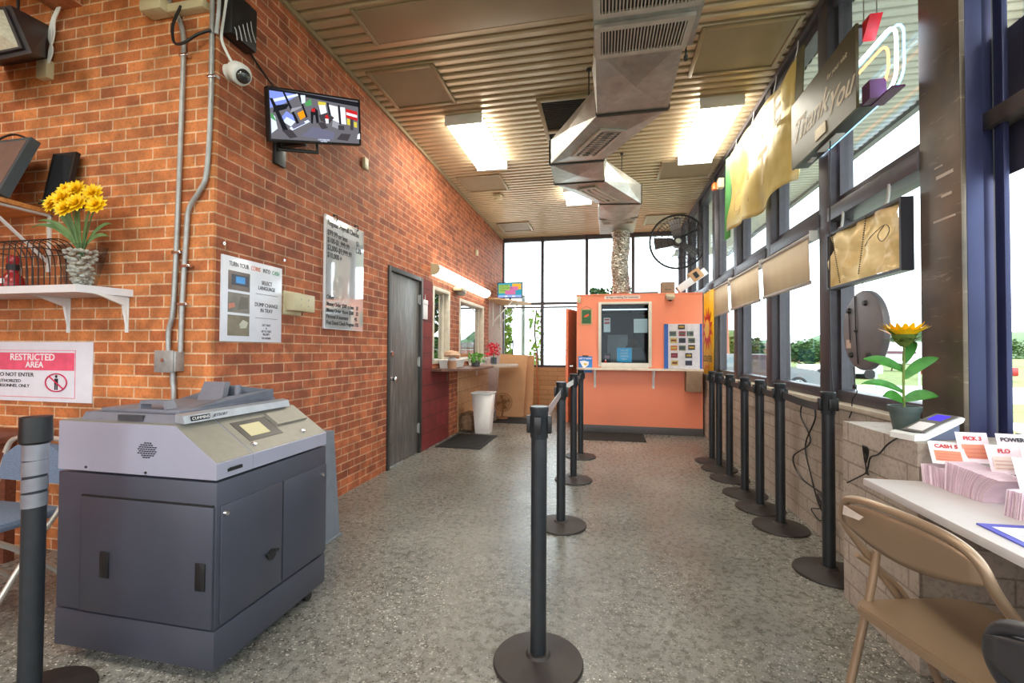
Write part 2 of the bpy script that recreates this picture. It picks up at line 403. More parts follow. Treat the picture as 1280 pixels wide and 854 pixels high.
# far window wall
XM = [-1.33, -.39, .55, 1.5]
for i, x in enumerate(XM[:-1]):
    b = MB(); b.box((x-.03, YF-.02, .88), (x+.03, YF+.1, H), .003); struct(b.build('trim_%d' % (i+21), DKFRAME))
EX = [XL] + XM
for i in range(4):
    x0, x1 = EX[i]+.03, EX[i+1]-.03
    f = MB(); f.box((x0, YF, .88), (x1, YF+.08, .93)); f.box((x0, YF-.01, 2.22), (x1, YF+.08, 2.27)); f.box((x0, YF-.01, 2.15), (x1, YF+.08, 2.18))
    f.box((x0, YF, H-.08), (x1, YF+.08, H))
    if i == 0: f.box((XL, YF, .88), (x0, YF+.1, H))
    if i == 3: f.box((x1-.03, YF, .88), (1.56, YF+.1, H))
    fr = struct(f.build('window_%d' % (i+20), DKFRAME)); g = MB(); g.box((x0, YF+.04, .93), (x1, YF+.046, 2.15)); g.box((x0, YF+.04, 2.27), (x1, YF+.046, H-.08)); g.build('glass_pane', GLASSW, fr)
# service windows in the long wall
MIRR = glass('tinted_service_glass', (120,135,140), .8)
for n_, (y0, y1, z0, z1) in enumerate(((5.47, 6.12, 1.06, 2.08), (6.55, 7.95, 1.06, 2.04))):
    f = MB(); t_ = .05
    f.box((XL-.1, y0, z0), (XL+.01, y0+t_, z1), .003); f.box((XL-.1, y1-t_, z0), (XL+.01, y1, z1), .003)
    f.box((XL-.1, y0+t_, z1-t_), (XL+.01, y1-t_, z1), .003); f.box((XL-.1, y0+t_, z0), (XL+.01, y1-t_, z0+t_), .003)
    f.box((XL-.09, y1-t_-.09, z0+t_), (XL-.05, y1-t_-.04, z1-t_))
    fr = struct(f.build('window_%d' % (n_+30), M('cream_window_frame', (206,196,178), .5)))
    g = MB(); g.box((XL-.075, y0+t_, z0+t_), (XL-.07, y1-t_, z1-t_)); g.build('glass_pane', MIRR, fr)
# steel door
def doormat_():
    t = NT('worn_grey_door_paint'); n = t.noise(3, 6, None, .65); mp = t.n('ShaderNodeMapping'); mp.inputs['Scale'].default_value = (1, 6, .8); t.l(t.coord(), mp.inputs[0])
    n2 = t.noise(4, 5, mp.outputs[0], .6)
    c = t.ramp(n2.outputs['Fac'], [(.3, lin((80,76,73))), (.55, lin((108,104,100))), (.75, lin((142,136,130)))]).outputs[0]
    t.l(c, t.b.inputs['Base Color']); t.b.inputs['Roughness'].default_value = .42; t.b.inputs['Metallic'].default_value = .2; return t.m
f = MB(); f.box((XL-.2, 4.25, 0), (XL+.015, 4.30, 2.12), .003); f.box((XL-.2, 5.08, 0), (XL+.015, 5.13, 2.12), .003); f.box((XL-.2, 4.30, 2.07), (XL+.015, 5.08, 2.12), .003)
d = struct(f.build('door_1', M('dark_door_frame', (52,48,46), .5)))
f = MB(); f.box((XL-.06, 4.303, .01), (XL-.015, 5.077, 2.067), .002); leaf = f.build('door_leaf', doormat_(), d)
f = MB(); f.lathe([(0,.0),(.03,0),(.03,.006),(.012,.012),(.012,.03),(.028,.038),(.03,.055),(.018,.066),(0,.068)], (XL-.015, 4.37, .93), 20, Matrix.Rotation(PI/2, 3, 'Y')); f.build('door_knob', CHROME, d)
f = MB(); f.lathe([(0,0),(.03,0),(.026,.02),(0,.022)], (XL-.015, 4.37, 1.2), 20, Matrix.Rotation(PI/2, 3, 'Y')); f.build('deadbolt', CHROME, d)
for z in (.3, 1.1, 1.85):
    f = MB(); f.cyl((XL-.004, 5.078, z-.06), .009, .12, 10); f.box((XL-.012, 5.03, z-.05), (XL-.009, 5.08, z+.05)); f.build('hinge', STEELG, d)
f = MB(); f.cyl((XL-.016, 4.35, .24), .012, .02, 12, axis='X'); f.build('door_stop', CHROME, d)

# ================================================================== OUTSIDE
GRASS = M('muted_grass', (108,120,62), .9, vary=.3, scale=3)  # muted green, tone varied at random
b = MB(); b.box((-60, -60, -.7), (140, 160, -.52)); struct(b.build('ground', GRASS))
b = MB(); b.box((9, -60, -.52), (24, 13.5, -.5)); b.box((2.4, 18.5, -.52), (60, 27, -.5)); struct(b.build('ground_asphalt', M('pale_asphalt', (196,194,190), .9, vary=.06)))
b = MB(); b.box((-60, 11.41, -.52), (1.5, 150, -.45)); b.box((1.7, -8, -.52), (4.5, 12, -.3)); b.box((-6, 9.75, -.52), (2.3, 11.4, -.1)); struct(b.build('ground_walk', M('pale_concrete', (200,196,186), .9, vary=.05)))
struct(slats(1.68, 2.95, -3.1, 12.1, H).build('roof_overhang', M('white_soffit', (206,204,198), .5, vary=.04), smooth=False))
b = MB(); b.box((2.95, -3.1, H-.04), (3.02, 12.1, H+.2)); struct(b.build('trim_40', M('fascia_metal', (120,120,124), .5)))
# distant hill and tree line
LEAF = M('leaf_green', (58,88,38), .8, vary=.45, scale=2.5)
LEAF2 = M('leaf_yellow_green', (142,176,70), .8, vary=.35, scale=6)
b = MB(); n = 60; top = []
for i in range(n+1):
    x = 22+i*3.6; top.append((x, 150+random.uniform(-2,2), 4.5+2.8*math.sin(i*.45)+1.4*math.sin(i*1.7)+random.uniform(-.4,.4)))
b.prism([(top[0][0], 150, -1)] + top[::-1][::-1] + [(top[-1][0], 150, -1)], (0, 40, 0)); struct(b.build('ground_hills', M('hazy_green_hill', (92,116,84), .9, vary=.3, scale=.25), smooth=False))
def tree(x, y, z0, h, r, label, seed):
    rn = random.Random(seed); root = thing('tree', label, 'tree', (x, y, z0), 'trees beyond the car park')
    t = MB(); t.tube([(x,y,z0),(x+.05*h,y,z0+h*.3),(x,y,z0+h*.6)], [h*.03, h*.022, h*.012], 8); t.build('trunk', M('bark', (96,78,60), .9), root)
    c = MB()
    for i in range(2600):
        u = rn.uniform(-1, 1); a = rn.uniform(0, 2*PI); k = rn.random()**.4*(.8+.2*math.sin(3*a+seed)+.1*math.sin(7*a+u*5)); s_ = math.sqrt(1-u*u)
        p = Vector((x+r*k*s_*math.cos(a), y+r*k*s_*math.sin(a), z0+h*.62+h*.40*k*u)); q = Matrix.Rotation(rn.uniform(0,6.3),3,'Z') @ Matrix.Rotation(rn.uniform(-1.2,1.2),3,'X'); w_ = .32*rn.uniform(.6,1.3)
        c.poly([p+q @ Vector(v)*w_ for v in ((-.6,0,0),(0,.35,.1),(.6,0,0),(0,-.35,.1))])
    c.build('crown', LEAF, root, smooth=False, fix=False)
for i, (x, y, h, r) in enumerate(((17.5, 44, 4.6, 2.6), (22, 56, 5.4, 3.4), (30, 62, 5.2, 3.8), (9.2, 34, 5.0, 2.2), (26, 48, 3.6, 2.4), (50, 70, 6.5, 4.2))):
    tree(x, y, -.52, h*.58, r*.75, ['round tree beyond the car park, behind the white car roof', 'bushy tree right of the car, in the middle distance', 'wide tree on the slope behind the parked cars', 'slim tree behind the reddish pole, seen through the third window', 'low shrubby tree closest to the parked pickup', 'tall tree far off, behind the black oval sign'][i], i)
# parked white car
def car(x, y, rz):
    root = thing('car', 'white sport utility car parked outside the second window from the column', 'car', (0,0,0))
    body = MB()
    prof = [(-2.25,.35),(-2.28,.75),(-2.15,.98),(-1.75,1.05),(-1.5,1.55),(-1.2,1.66),(.2,1.66),(.55,1.58),(1.15,1.08),(2.05,.95),(2.25,.75),(2.25,.35)]
    secs = []
    for yy, sc_ in ((-.88,.0),(-.9,0),( .9,0),(.88,0)): pass
    body.prism([(p[0], -.88, p[1]) for p in prof if p[1] <= 1.08], (0, 1.76, 0))
    cab = [(-1.78,1.04),(-1.52,1.5),(-1.2,1.62),(.2,1.62),(.52,1.54),(1.15,1.06)]
    n = len(cab); lo = [(-.84 if z < 1.2 else -.68) for _, z in cab]
    va = [body.bm.verts.new((c[0], l, c[1])) for c, l in zip(cab, lo)]; vb = [body.bm.verts.new((c[0], -l, c[1])) for c, l in zip(cab, lo)]
    body.bm.faces.new(va); body.bm.faces.new(vb[::-1])
    for i in range(n): body.bm.faces.new((va[i], vb[i], vb[(i+1)%n], va[(i+1)%n]))
    body.build('body', M('silver_white_car_paint', (112,116,120), .3, .3, vary=.02, coat=.3), root)
    for s in (-1, 1):
        gl = MB()
        gl.prism([(-1.45, s*.775, 1.13), (-1.25, s*.715, 1.48), (-.55, s*.715, 1.5), (-.55, s*.775, 1.13)], (0, s*.02, 0))
        gl.prism([(-.48, s*.775, 1.13), (-.48, s*.715, 1.5), (.12, s*.715, 1.5), (.8, s*.775, 1.13)], (0, s*.02, 0))
        gl.build('side_glass', M('car_glass', (92,112,120), .1), root)
    for wx in (-1.35, 1.38):
        for s in (-1, 1):
            wl = MB(); wl.lathe([(0,-.1),(.3,-.1),(.34,-.06),(.34,.08),(.3,.11),(.22,.11),(.2,.08),(0,.08)], (wx, s*.8, .34), 28, Matrix.Rotation(-PI/2*s, 3, 'X')); wh = wl.build('wheel', M('tyre', (38,38,40), .8), root)
            sp = MB()
            for k in range(5):
                a = k*2*PI/5; sp.box((-.028, 0, 0), (.028, .02, .2), 0, rot=None)
                vs = sp.bm.verts[:] if False else [v for v in sp.bm.verts][-8:]
                bmesh.ops.transform(sp.bm, matrix=Matrix.Translation((wx, s*.9, .34)) @ Matrix.Rotation(a, 4, 'Y') @ Matrix.Translation((0, -.01, 0)), verts=vs)
            sp.lathe([(.19,0),(.22,0),(.22,.02),(.19,.02),(.19,0)], (wx, s*.885, .34), 24, Matrix.Rotation(-PI/2*s, 3, 'X'))
            sp.build('hubcap', M('alloy', (190,192,196), .3, .8), wh)
    
    for y_ in (-.8, .5): lg = MB(); lg.box((2.16, y_, .68), (2.27, y_+.3, .85), .02); lg.build('headlamp', CHROME, root)
    root.location = (x, y, -.5); root.rotation_euler = (0, 0, rz); return root
car(6.7, 22, math.radians(-8))
# distant parked vehicles + arrow sign + poles
def smallcar(x, y, name, label, rgb, pick=False):
    root = thing(name, label, 'car', (x, y, -.52), 'vehicles parked far across the lot'); b = MB()
    b.box((x-2.2, y-.9, -.2), (x+2.2, y+.9, .35), .08); b.build('body', M(name+'_paint', rgb, .3), root)
    b = MB(); b.hexa([(x-(1.5 if not pick else .2), y-.8, .35), (x+1.2, y-.8, .35), (x+1.2, y+.8, .35), (x-(1.5 if not pick else .2), y+.8, .35), (x-(1.1 if not pick else .1), y-.7, .85), (x+.7, y-.7, .85), (x+.7, y+.7, .85), (x-(1.1 if not pick else .1), y+.7, .85)]); b.build('cabin', M('car_glass_far', (110,124,132), .2), root)
    for wx in (-1.4, 1.4):
        w_ = MB(); w_.cyl((x+wx, y-.95, -.2), .32, 1.9, 18, axis='Y'); w_.build('wheel', M('tyre', (38,38,40), .8), root)
smallcar(15.3, 34, 'pickup_truck', 'small white pickup truck parked behind the white car', (225,226,228), True)
smallcar(22.5, 34, 'parked_car', 'small dark red car across the road, below the oval sign', (150,40,40))
rt = thing('roadside_sign', 'white roadside sign with a dark arrow, seen behind the sunflower', 'sign', (13.8, 25, -.52))
for x in (12.9, 14.7): b = MB(); b.cyl((x, 25, -.52), .05, 1.8, 8); b.build('post', STEELG, rt)
b = MB(); b.box((12.8, 24.97, .7), (14.8, 25.03, 1.75), .02); b.build('panel', WHITEPL, rt)
b = MB(); b.prism([(13.3,24.95,1.15),(14.2,24.95,1.15),(14.2,24.95,1.0),(14.6,24.95,1.22),(14.2,24.95,1.44),(14.2,24.95,1.29),(13.3,24.95,1.29)], (0,.015,0)); b.build('arrow', M('dark_red_print', (90,50,60), .6), rt)
b = MB(); b.tube([(6.65, 27, -.52), (6.6, 27, 3.9)], [.18,.10], 10); b.ball((6.6,27,3.95), .13); tag(b.build('street_pole', M('rusty_red_pole', (150,92,78), .8)), 'short reddish pole outside the third window', 'pole')
b = MB(); b.tube([(8.3, 23, -.52), (8.25, 23, 9)], [.12,.08], 10); tag(b.build('utility_pole', M('grey_wood_pole', (170,168,166), .8)), 'tall thin grey utility pole rising behind the white car', 'pole')
b = MB(); b.box((2.0, 7.3, -.1), (2.45, 7.75, 1.2), .02); rt = thing('newspaper_box', 'dark red-brown metal box outside the third window', 'box', (2.2, 7.5, -.1)); b.build('cabinet', M('brown_red_metal', (66,38,36), .5), rt)
b = MB(); b.box((2.05, 7.28, .85), (2.4, 7.3, 1.12)); b.build('door_window', M('car_glass_far2', (84,66,64), .3), rt)
rt = thing('shop_building', 'low red brick building far across the road, behind the sunflower leaves', 'building', (34, 82, -.52)); b = MB(); b.box((20, 82, -.52), (48, 90, 1.6)); b.build('wall', M('far_brick', (150,96,84), .9), rt)
b = MB(); b.prism([(19.6,81.6,1.6),(48.4,81.6,1.6),(47.5,81.6,2.6),(20.5,81.6,2.6)], (0,9,0)); b.build('roof', M('far_roof', (120,112,108), .9), rt)
# vines and bush behind the far windows
def leafcloud(b, n, box, s, rn, mat=0):
    for i in range(n):
        c = Vector([rn.uniform(box[k], box[k+3]) for k in range(3)]); q = Matrix.Rotation(rn.uniform(0, 6.3), 3, 'Z') @ Matrix.Rotation(rn.uniform(-1.2, 1.2), 3, 'X') @ Matrix.Rotation(rn.uniform(0, 6.3), 3, 'Y')
        r = s*rn.uniform(.6, 1.3); b.poly([c + q @ Vector(p)*r for p in ((-.5,0,0),(0,.28,.06),(.6,0,0),(0,-.28,.06))])
rn = random.Random(3)
def vine(x, y, h, wd, n, label, m, trunk=.02):
    root = thing('climbing_vine', label, 'plant', (x, y, -.1), 'climbing greenery outside the far windows')
    t = MB(); t.tube([(x, y, -.1), (x+.05, y, h*.4), (x-.04, y, h*.75), (x, y, h)], trunk, 6, 4); t.build('stem', M('bark', (96,78,60), .9), root)
    b = MB(); leafcloud(b, n, (x-wd, y-.12, .5, x+wd, y+.12, h), .13, rn); b.build('leaves', m, root, smooth=False, fix=False)
vine(-2.28, 10.1, 2.2, .16, 520, 'dense green vine against the left jamb of the far window', LEAF2)
vine(-1.62, 10.6, 2.2, .17, 150, 'sparse yellow-green vine between the fence post and the mullion', LEAF2)
b = MB(); b.cyl((-2.0, 10.9, -.1), .05, 2.7, 12); tag(b.build('fence_post', STEELG), 'grey fence post outside the far left window', 'post')
b = MB()
for i in range(26): b.tube([(-1.75+i*.13, 11.2, -.1), (-1.75+i*.13, 11.2, 1.25)], .006, 5)
for z in (.1, .65, 1.25): b.tube([(-1.9, 11.2, z), (1.7, 11.2, z)], .012, 6)
tag(b.build('wire_fence', M('pale_wire', (190,196,190), .5)), 'pale wire fence outside the lower far windows', 'fence')
rt = thing('shrub', 'green bush top showing over the orange booth roof outside', 'bush', (.1, 11, -.1)); b = MB()
leafcloud(b, 900, (-.35, 10.7, 1.7, .65, 11.3, 2.72), .16, rn); b.build('foliage', LEAF, rt, smooth=False, fix=False)
b = MB(); b.tube([(.15, 11, -.1), (.15, 11, 1.9)], .04, 8); b.build('stem', M('bark', (96,78,60), .9), rt)
#PART2
# ================================================================== CEILING ITEMS
# fluorescent fittings
def lamp_diff(name, s):
    return EM(name, (255,250,235), s)
def fluo(x0, x1, y0, y1, label):
    r = thing('ceiling_light', label, 'ceiling light', ((x0+x1)/2, (y0+y1)/2, H), 'fluorescent ceiling lights')
    b = MB(); b.box((x0, y0, H-.1), (x1, y0+.02, H+.002), .003); b.box((x0, y1-.02, H-.1), (x1, y1, H+.002), .003); b.box((x0+.02, y0+.02, H-.02), (x1-.02, y1-.02, H+.002)); b.build('housing', WHITEPL, r)
    b = MB(); b.box((x0+.01, y0+.02, H-.09), (x1-.01, y1-.02, H-.02), .015); b.build('diffuser', lamp_diff('fluorescent_diffuser', TUBE), r)
fluo(-1.64, -1.24, 4.36, 5.58, 'wide white fluorescent light on the ceiling left of the duct, nearest the long brick wall')
fluo(.88, 1.28, 4.52, 5.88, 'wide white fluorescent light on the ceiling between the duct and the gold banner')
fluo(-.62, -.22, 6.55, 7.2, 'fluorescent light half hidden behind the second bend of the duct')
fluo(-1.64, -1.24, -.4, .82, 'fluorescent light above the coin machine side of the room, behind the view')
fluo(.88, 1.28, -.4, .82, 'fluorescent light above the writing counter, behind the view')
fluo(-4.2, -3.8, -.4, .82, 'fluorescent light at the far left of the ceiling, behind the view')
PANL = ['square access board in the ceiling above the tv, left of the duct', 'square access board in the ceiling beside the far end of the left light', 'access board in the ceiling at the far left corner', 'square access board in the ceiling right of the big duct grille', 'square access board behind the right ceiling light', 'square access board in the ceiling above the wall fan']
k = 0
for xx in ((-2.06, -1.43), (.7, 1.4)):
    for yy in (3.52, 5.95, 8.3):
        x0, x1, y0, y1 = xx[0], xx[1], yy, yy+.62
        r = thing('ceiling_access_panel', PANL[k], 'ceiling panel', ((x0+x1)/2, (y0+y1)/2, H), 'square access panels in the slatted ceiling'); k += 1
        b = MB(); b.box((x0+.03, y0+.03, H-.004), (x1-.03, y1-.03, H+.003)); b.build('board', PANELM, r)
        b = MB()
        for q in (((x0,y0),(x0+.035,y1)), ((x1-.035,y0),(x1,y1)), ((x0+.035,y0),(x1-.035,y0+.035)), ((x0+.035,y1-.035),(x1-.035,y1))): b.box((*q[0], H-.016), (*q[1], H+.003), .004)
        b.build('frame', CEILT, r)
b = MB(); b.box((-1.78, 2.86, H-.012), (-.05, 3.2, H+.003), .003); b.box((-1.79, 2.84, H-.018), (-1.76, 3.22, H+.003), .003)
tag(b.build('ceiling_cover_plate', M('brushed_tan_sheet', (168,150,126), .5, .3, vary=.06, scale=2)), 'long smooth metal cover strip across the slatted ceiling, before the duct grille', 'ceiling plate')
b = MB(); b.box((-2.2, 2.25, H-.012), (-.05, 2.6, H+.003), .003)
tag(b.build('ceiling_cover_plate', M('brushed_tan_sheet', (168,150,126))), 'second smooth cover strip nearer the camera at the top edge', 'ceiling plate')
b = MB(); b.box((.5, 2.55, H-.012), (1.44, 2.95, H+.003), .003)
tag(b.build('ceiling_cover_plate', M('brushed_tan_sheet', (168,150,126))), 'smooth cover strip on the ceiling right of the duct grille', 'ceiling plate')
r = thing('smoke_detector', 'cream smoke detector on the ceiling behind the left fluorescent light', 'smoke detector', (-1.66, 6.78, H))
b = MB(); b.box((-1.73,6.70,H-.05),(-1.59,6.86,H+.002),.01); b.build('base', CREAM, r)
b = MB(); b.cyl((-1.66,6.78,H-.075), .04, .028, 20, .05); b.build('sensor_cap', CREAM, r)
r = thing('return_grille', 'dark return air grille in the ceiling left of the duct bend', 'vent', (-.38, 4.6, H))
b = MB()
x0,x1,y0,y1 = -.66,-.1,4.22,5.5
for q in (((x0,y0),(x0+.04,y1)), ((x1-.04,y0),(x1,y1)), ((x0+.04,y0),(x1-.04,y0+.04)), ((x0+.04,y1-.04),(x1-.04,y1)), ((x0+.04,4.84),(x1-.04,4.9))): b.box((*q[0], H-.03), (*q[1], H+.003), .004)
b.build('frame', CEILT, r)
b = MB(); b.box((x0+.03,y0+.03,H-.006),(x1-.03,y1-.03,H+.003)); b.build('backing', BLACKPL, r)
b = MB()
for i in range(34): b.box((x0+.04, y0+.05+i*.036, H-.02), (x1-.04, y0+.056+i*.036, H-.006))
b.build('slats', M('grille_dark', (70,62,54), .5), r)
# zig-zag duct
D = thing('air_duct', 'galvanised zig-zag air duct hanging under the middle of the ceiling', 'air duct', (0, 4, 3.1))
zb, zt = 3.1, 3.34
def duct(x0a, x1a, ya, yb_, x0b, x1b, name='duct_section', yb2=None, ya2=None):
    b = MB(); yb2 = yb2 or yb_; ya2 = ya2 or ya
    lo = [(x0a,ya,zb),(x1a,ya2,zb),(x1b,yb2,zb),(x0b,yb_,zb)]; hi = [(p[0],p[1],zt) for p in lo]
    def face(q, dirv):
        c = sum((Vector(p) for p in q), Vector((0,0,0)))/4 + Vector(dirv)*.028
        for i in range(4): b.poly([q[i], q[(i+1)%4], c])
    n1 = Vector((lo[3][1]-lo[0][1], lo[0][0]-lo[3][0], 0)).normalized()
    face(lo, (0,0,-1)); face([lo[0],hi[0],hi[3],lo[3]], -n1); face([lo[1],lo[2],hi[2],hi[1]], n1)
    b.poly(hi); b.poly([lo[0],lo[1],hi[1],hi[0]]); b.poly([lo[3],hi[3],hi[2],lo[2]])
    bmesh.ops.remove_doubles(b.bm, verts=b.bm.verts, dist=.0005)
    return b.build(name, GALV, D, smooth=False)
duct(-.065,.46,2.78,3.56,-.07,.464)
duct(-.07,.464,3.56,4.42,-.545,-.02)
duct(-.545,-.02,4.42,4.96,-.56,-.02)
duct(-.56,-.02,4.96,5.74,-.083,.436, yb2=5.82)
duct(-.083,.436,5.74,7.26,-.09,.43, ya2=5.82)
b = MB(); b.box((-.07, .2, 3.06), (.5, 2.78, 3.36)); b.build('duct_section', GALV, D, smooth=False)
def seam(a, c):
    b = MB()
    for p, q in (((a[0],a[1],zb-.003),(c[0],c[1],zb-.003)), ((a[0]-.003,a[1],zb),(a[0]-.003,a[1],zt)), ((c[0]+.003,c[1],zb),(c[0]+.003,c[1],zt))): b.tube([p,q], 0, flat=(.012,.008))
    b.build('seam_flange', M('dark_seam', (74,72,70), .5, .6), D)
for a, c in (((-.07,3.56),(.464,3.56)), ((-.545,4.42),(-.02,4.42)), ((-.56,4.96),(-.02,4.96)), ((-.083,5.74),(.436,5.82)), ((-.085,6.4),(.432,6.4))): seam(a, c)
def grille(pts, n, name, frame=.035, z=None, along=True, depth=.012):
    # pts: 4 corners (x,y) of the grille in order; slats run between side 0-3 and 1-2
    z = z or zb-.016; P4 = [Vector((p[0],p[1],z)) for p in pts]
    def bil(u, v): return (P4[0]*(1-u)+P4[1]*u)*(1-v) + (P4[3]*(1-u)+P4[2]*u)*v
    L1 = (P4[1]-P4[0]).length; L2 = (P4[3]-P4[0]).length; fu, fv = frame/L1, frame/L2
    b = MB()
    for (u0,u1,v0,v1) in ((0,1,0,fv),(0,1,1-fv,1),(0,fu,fv,1-fv),(1-fu,1,fv,1-fv)):
        b.hexa([bil(u0,v0)-Vector((0,0,depth)), bil(u1,v0)-Vector((0,0,depth)), bil(u1,v1)-Vector((0,0,depth)), bil(u0,v1)-Vector((0,0,depth)), bil(u0,v0)+Vector((0,0,.012)), bil(u1,v0)+Vector((0,0,.012)), bil(u1,v1)+Vector((0,0,.012)), bil(u0,v1)+Vector((0,0,.012))])
    g = b.build(name, M('grille_offwhite', (188,182,172), .4, .3), D)
    b = MB(); b.poly([bil(fu,fv)+Vector((0,0,.0)), bil(1-fu,fv), bil(1-fu,1-fv), bil(fu,1-fv)]); b.build('dark_opening', BLACKPL, g, fix=False)
    b = MB()
    for i in range(n):
        u = fu + (1-2*fu)*(i+.5)/n; du = (1-2*fu)/n*.2
        A = [bil(u-du,fv), bil(u+du,fv), bil(u+du,1-fv), bil(u-du,1-fv)]
        b.hexa([a-Vector((0,0,depth)) for a in A]+[a-Vector((0,0,.001)) for a in A])
    b.build('louvres', M('grille_offwhite', (188,182,172)), g)
grille([(-.065,2.5),(.47,2.5),(.46,2.77),(-.065,2.77)], 26, 'supply_grille', z=3.05)
grille([(-.065,2.12),(.48,2.12),(.475,2.42),(-.065,2.42)], 26, 'supply_grille', z=3.04)
grille([(-.05,3.74),(.17,3.80),(-.09,4.27),(-.32,4.22)][::1], 2, 'diagonal_register', .03)
b = MB()
for i in range(12):
    t0 = .06+.88*i/12; a = Vector((-.05,3.74,0)).lerp(Vector((-.32,4.22,0)), t0); c = Vector((.17,3.80,0)).lerp(Vector((-.09,4.27,0)), t0)
    a2 = a.lerp(c, .14); c2 = a.lerp(c, .86); b.tube([(a2.x,a2.y,3.073),(c2.x,c2.y,3.073)], 0, flat=(.006,.003))
b.build('register_blades', M('grille_grey', (130,128,124), .4, .5), D)
grille([(-.32,5.12),(-.12,5.07),(.16,5.6),(-.04,5.62)], 2, 'diagonal_register', .03)
grille([(-.06,6.46),(.4,6.46),(.4,6.62),(-.06,6.62)], 22, 'supply_grille', .02)
for (x, y, z) in ((-.145, 3.867, 3.13), (.19, 5.62, 3.13), (.5, 3.0, 3.13)):
    b = MB(); b.cyl((x, y, z), .006, H-z+.002, 8); b.cyl((x, y, H-.012), .02, .014, 10); b.cyl((x,y,z-.02), .013, .03, 10); b.build('hanger_rod', M('dark_seam', (74,72,70)), D)
def foil():
    t = NT('crinkled_foil'); n = t.noise(35, 4); t.l(t.ramp(n.outputs['Fac'], [(.35, lin((140,128,112))), (.6, lin((226,222,214)))]).outputs[0], t.b.inputs['Base Color'])
    t.b.inputs['Metallic'].default_value = .8; t.b.inputs['Roughness'].default_value = .3; t.bump(n.outputs['Fac'], 1, .02); return t.m
b = MB(); rn = random.Random(5); rings = []
seg = 28; N_ = 70
for i in range(N_+1):
    z = 3.1 - (3.1-2.118)*i/N_; cx = .22+.015*math.sin(i*.13); cy = 7.12+.02*math.sin(i*.1); rr = .125+(.011 if i % 2 else -.006)
    rings.append([b.bm.verts.new((cx+(rr+rn.uniform(-.012,.012))*math.cos(2*PI*k/seg), cy+(rr+rn.uniform(-.012,.012))*math.sin(2*PI*k/seg), z+rn.uniform(-.004,.004))) for k in range(seg)])
for A, B in zip(rings, rings[1:]):
    for k in range(seg): b.bm.faces.new((A[k], A[(k+1)%seg], B[(k+1)%seg], B[k]))
b.build('flexible_foil_hose', foil(), D, smooth=False)

# ================================================================== STANCHIONS
def make_post():
    r = thing('stanchion', 'tmp', 'stanchion', (0,0,0))
    b = MB(); b.lathe([(0,0),(.178,0),(.18,.006),(.176,.014),(.12,.022),(.05,.034),(.042,.044),(0,.044)], seg=48); b.build('base', BLKBASE, r)
    b = MB(); b.cyl((0,0,.04), .032, .9, 28); b.build('post', BLKPOST, r)
    b = MB(); b.lathe([(0,.895),(.0335,.895),(.036,.90),(.036,1.0),(.038,1.004),(.038,1.018),(.035,1.022),(0,1.022)], seg=28); h = b.build('belt_head', BLKPOST, r)
    b = MB(); b.box((.034,-.014,.915),(.05,.014,.985),.003); b.box((-.05,-.014,.915),(-.034,.014,.985),.003); b.box((-.014,.034,.915),(.014,.05,.985),.003); b.box((-.014,-.05,.915),(.014,-.034,.985),.003); b.build('belt_clip', BLACKPL, h)
    return r
post0 = make_post(); first = True
def place(x, y, label, group, rz=0):
    global first
    p = post0 if first else copy_tree(post0); first = False
    p.location = (x, y, 0); p.rotation_euler = (0,0,rz); p['label'] = label; p['group'] = group; ORG[p] = Vector((x,y,0)); return p
CPOS = [(-.262, 1.80), (-.31, 3.22), (-.30, 4.36), (-.285, 5.33)]
CL = ['nearest black belt post of the centre line, with a pale grey belt', 'second black belt post of the centre line, behind the nearest one', 'third black belt post of the centre line, with the curled pale belt', 'farthest black belt post of the centre line, just before the orange booth']
cp = [place(x, y, l, 'belt posts along the centre of the floor') for (x, y), l in zip(CPOS, CL)]
RPOS = [(1.235, 2.86), (1.215, 3.52), (1.20, 3.90), (1.19, 4.26), (1.185, 4.73), (1.175, 5.10), (1.175, 5.42)]
RL = ['black belt post nearest the pier, at the end of the sagging belt', 'second black belt post from the pier, at the start of the sagging belt', 'third black belt post from the pier along the right wall', 'fourth black belt post from the pier, under the middle blind', 'fifth black belt post from the pier along the right wall', 'sixth black belt post from the pier, close to the last one', 'last black belt post of the right wall row, nearest the orange booth']
rp = [place(x, y, l, 'belt posts lined up against the right wall') for (x, y), l in zip(RPOS, RL)]
def belt(p, a, c, m, sag=0, wig=0, parent=None):
    o = ORG[p].copy(); rz = p.rotation_euler.z; ORG[p] = o
    a = Vector((*a, .945)); c = Vector((*c, .945)); d = (c-a); L = d.length; d.normalize(); a2 = a+d*.05; c2 = c-d*.05; s_ = Vector((-d.y, d.x, 0))
    pts = [a2.lerp(c2, t/12) + Vector((0,0,-4*sag*(t/12)*(1-t/12))) + s_*wig*math.sin(t/12*PI) for t in range(13)]
    b = MB(); b.tube(pts, 0, flat=(.0012, .024)); return b.build('belt', m, p)
b_ = belt(cp[0], CPOS[0], CPOS[1], M('pale_grey_webbing', (150,148,146), .35, vary=.06)); b_['label'] = 'pale grey belt'
b_ = belt(cp[1], CPOS[1], CPOS[2], M('white_webbing', (205,203,200), .4), sag=.03, wig=.06); b_['label'] = 'whitish curled belt'
belt(cp[2], CPOS[2], CPOS[3], BELT)
belt(rp[0], RPOS[0], RPOS[1], BELT, sag=.035, wig=-.05)
for i in (2, 3, 4, 5): belt(rp[i], RPOS[i], RPOS[i-1] if i > 2 else RPOS[1], BELT, sag=.015)
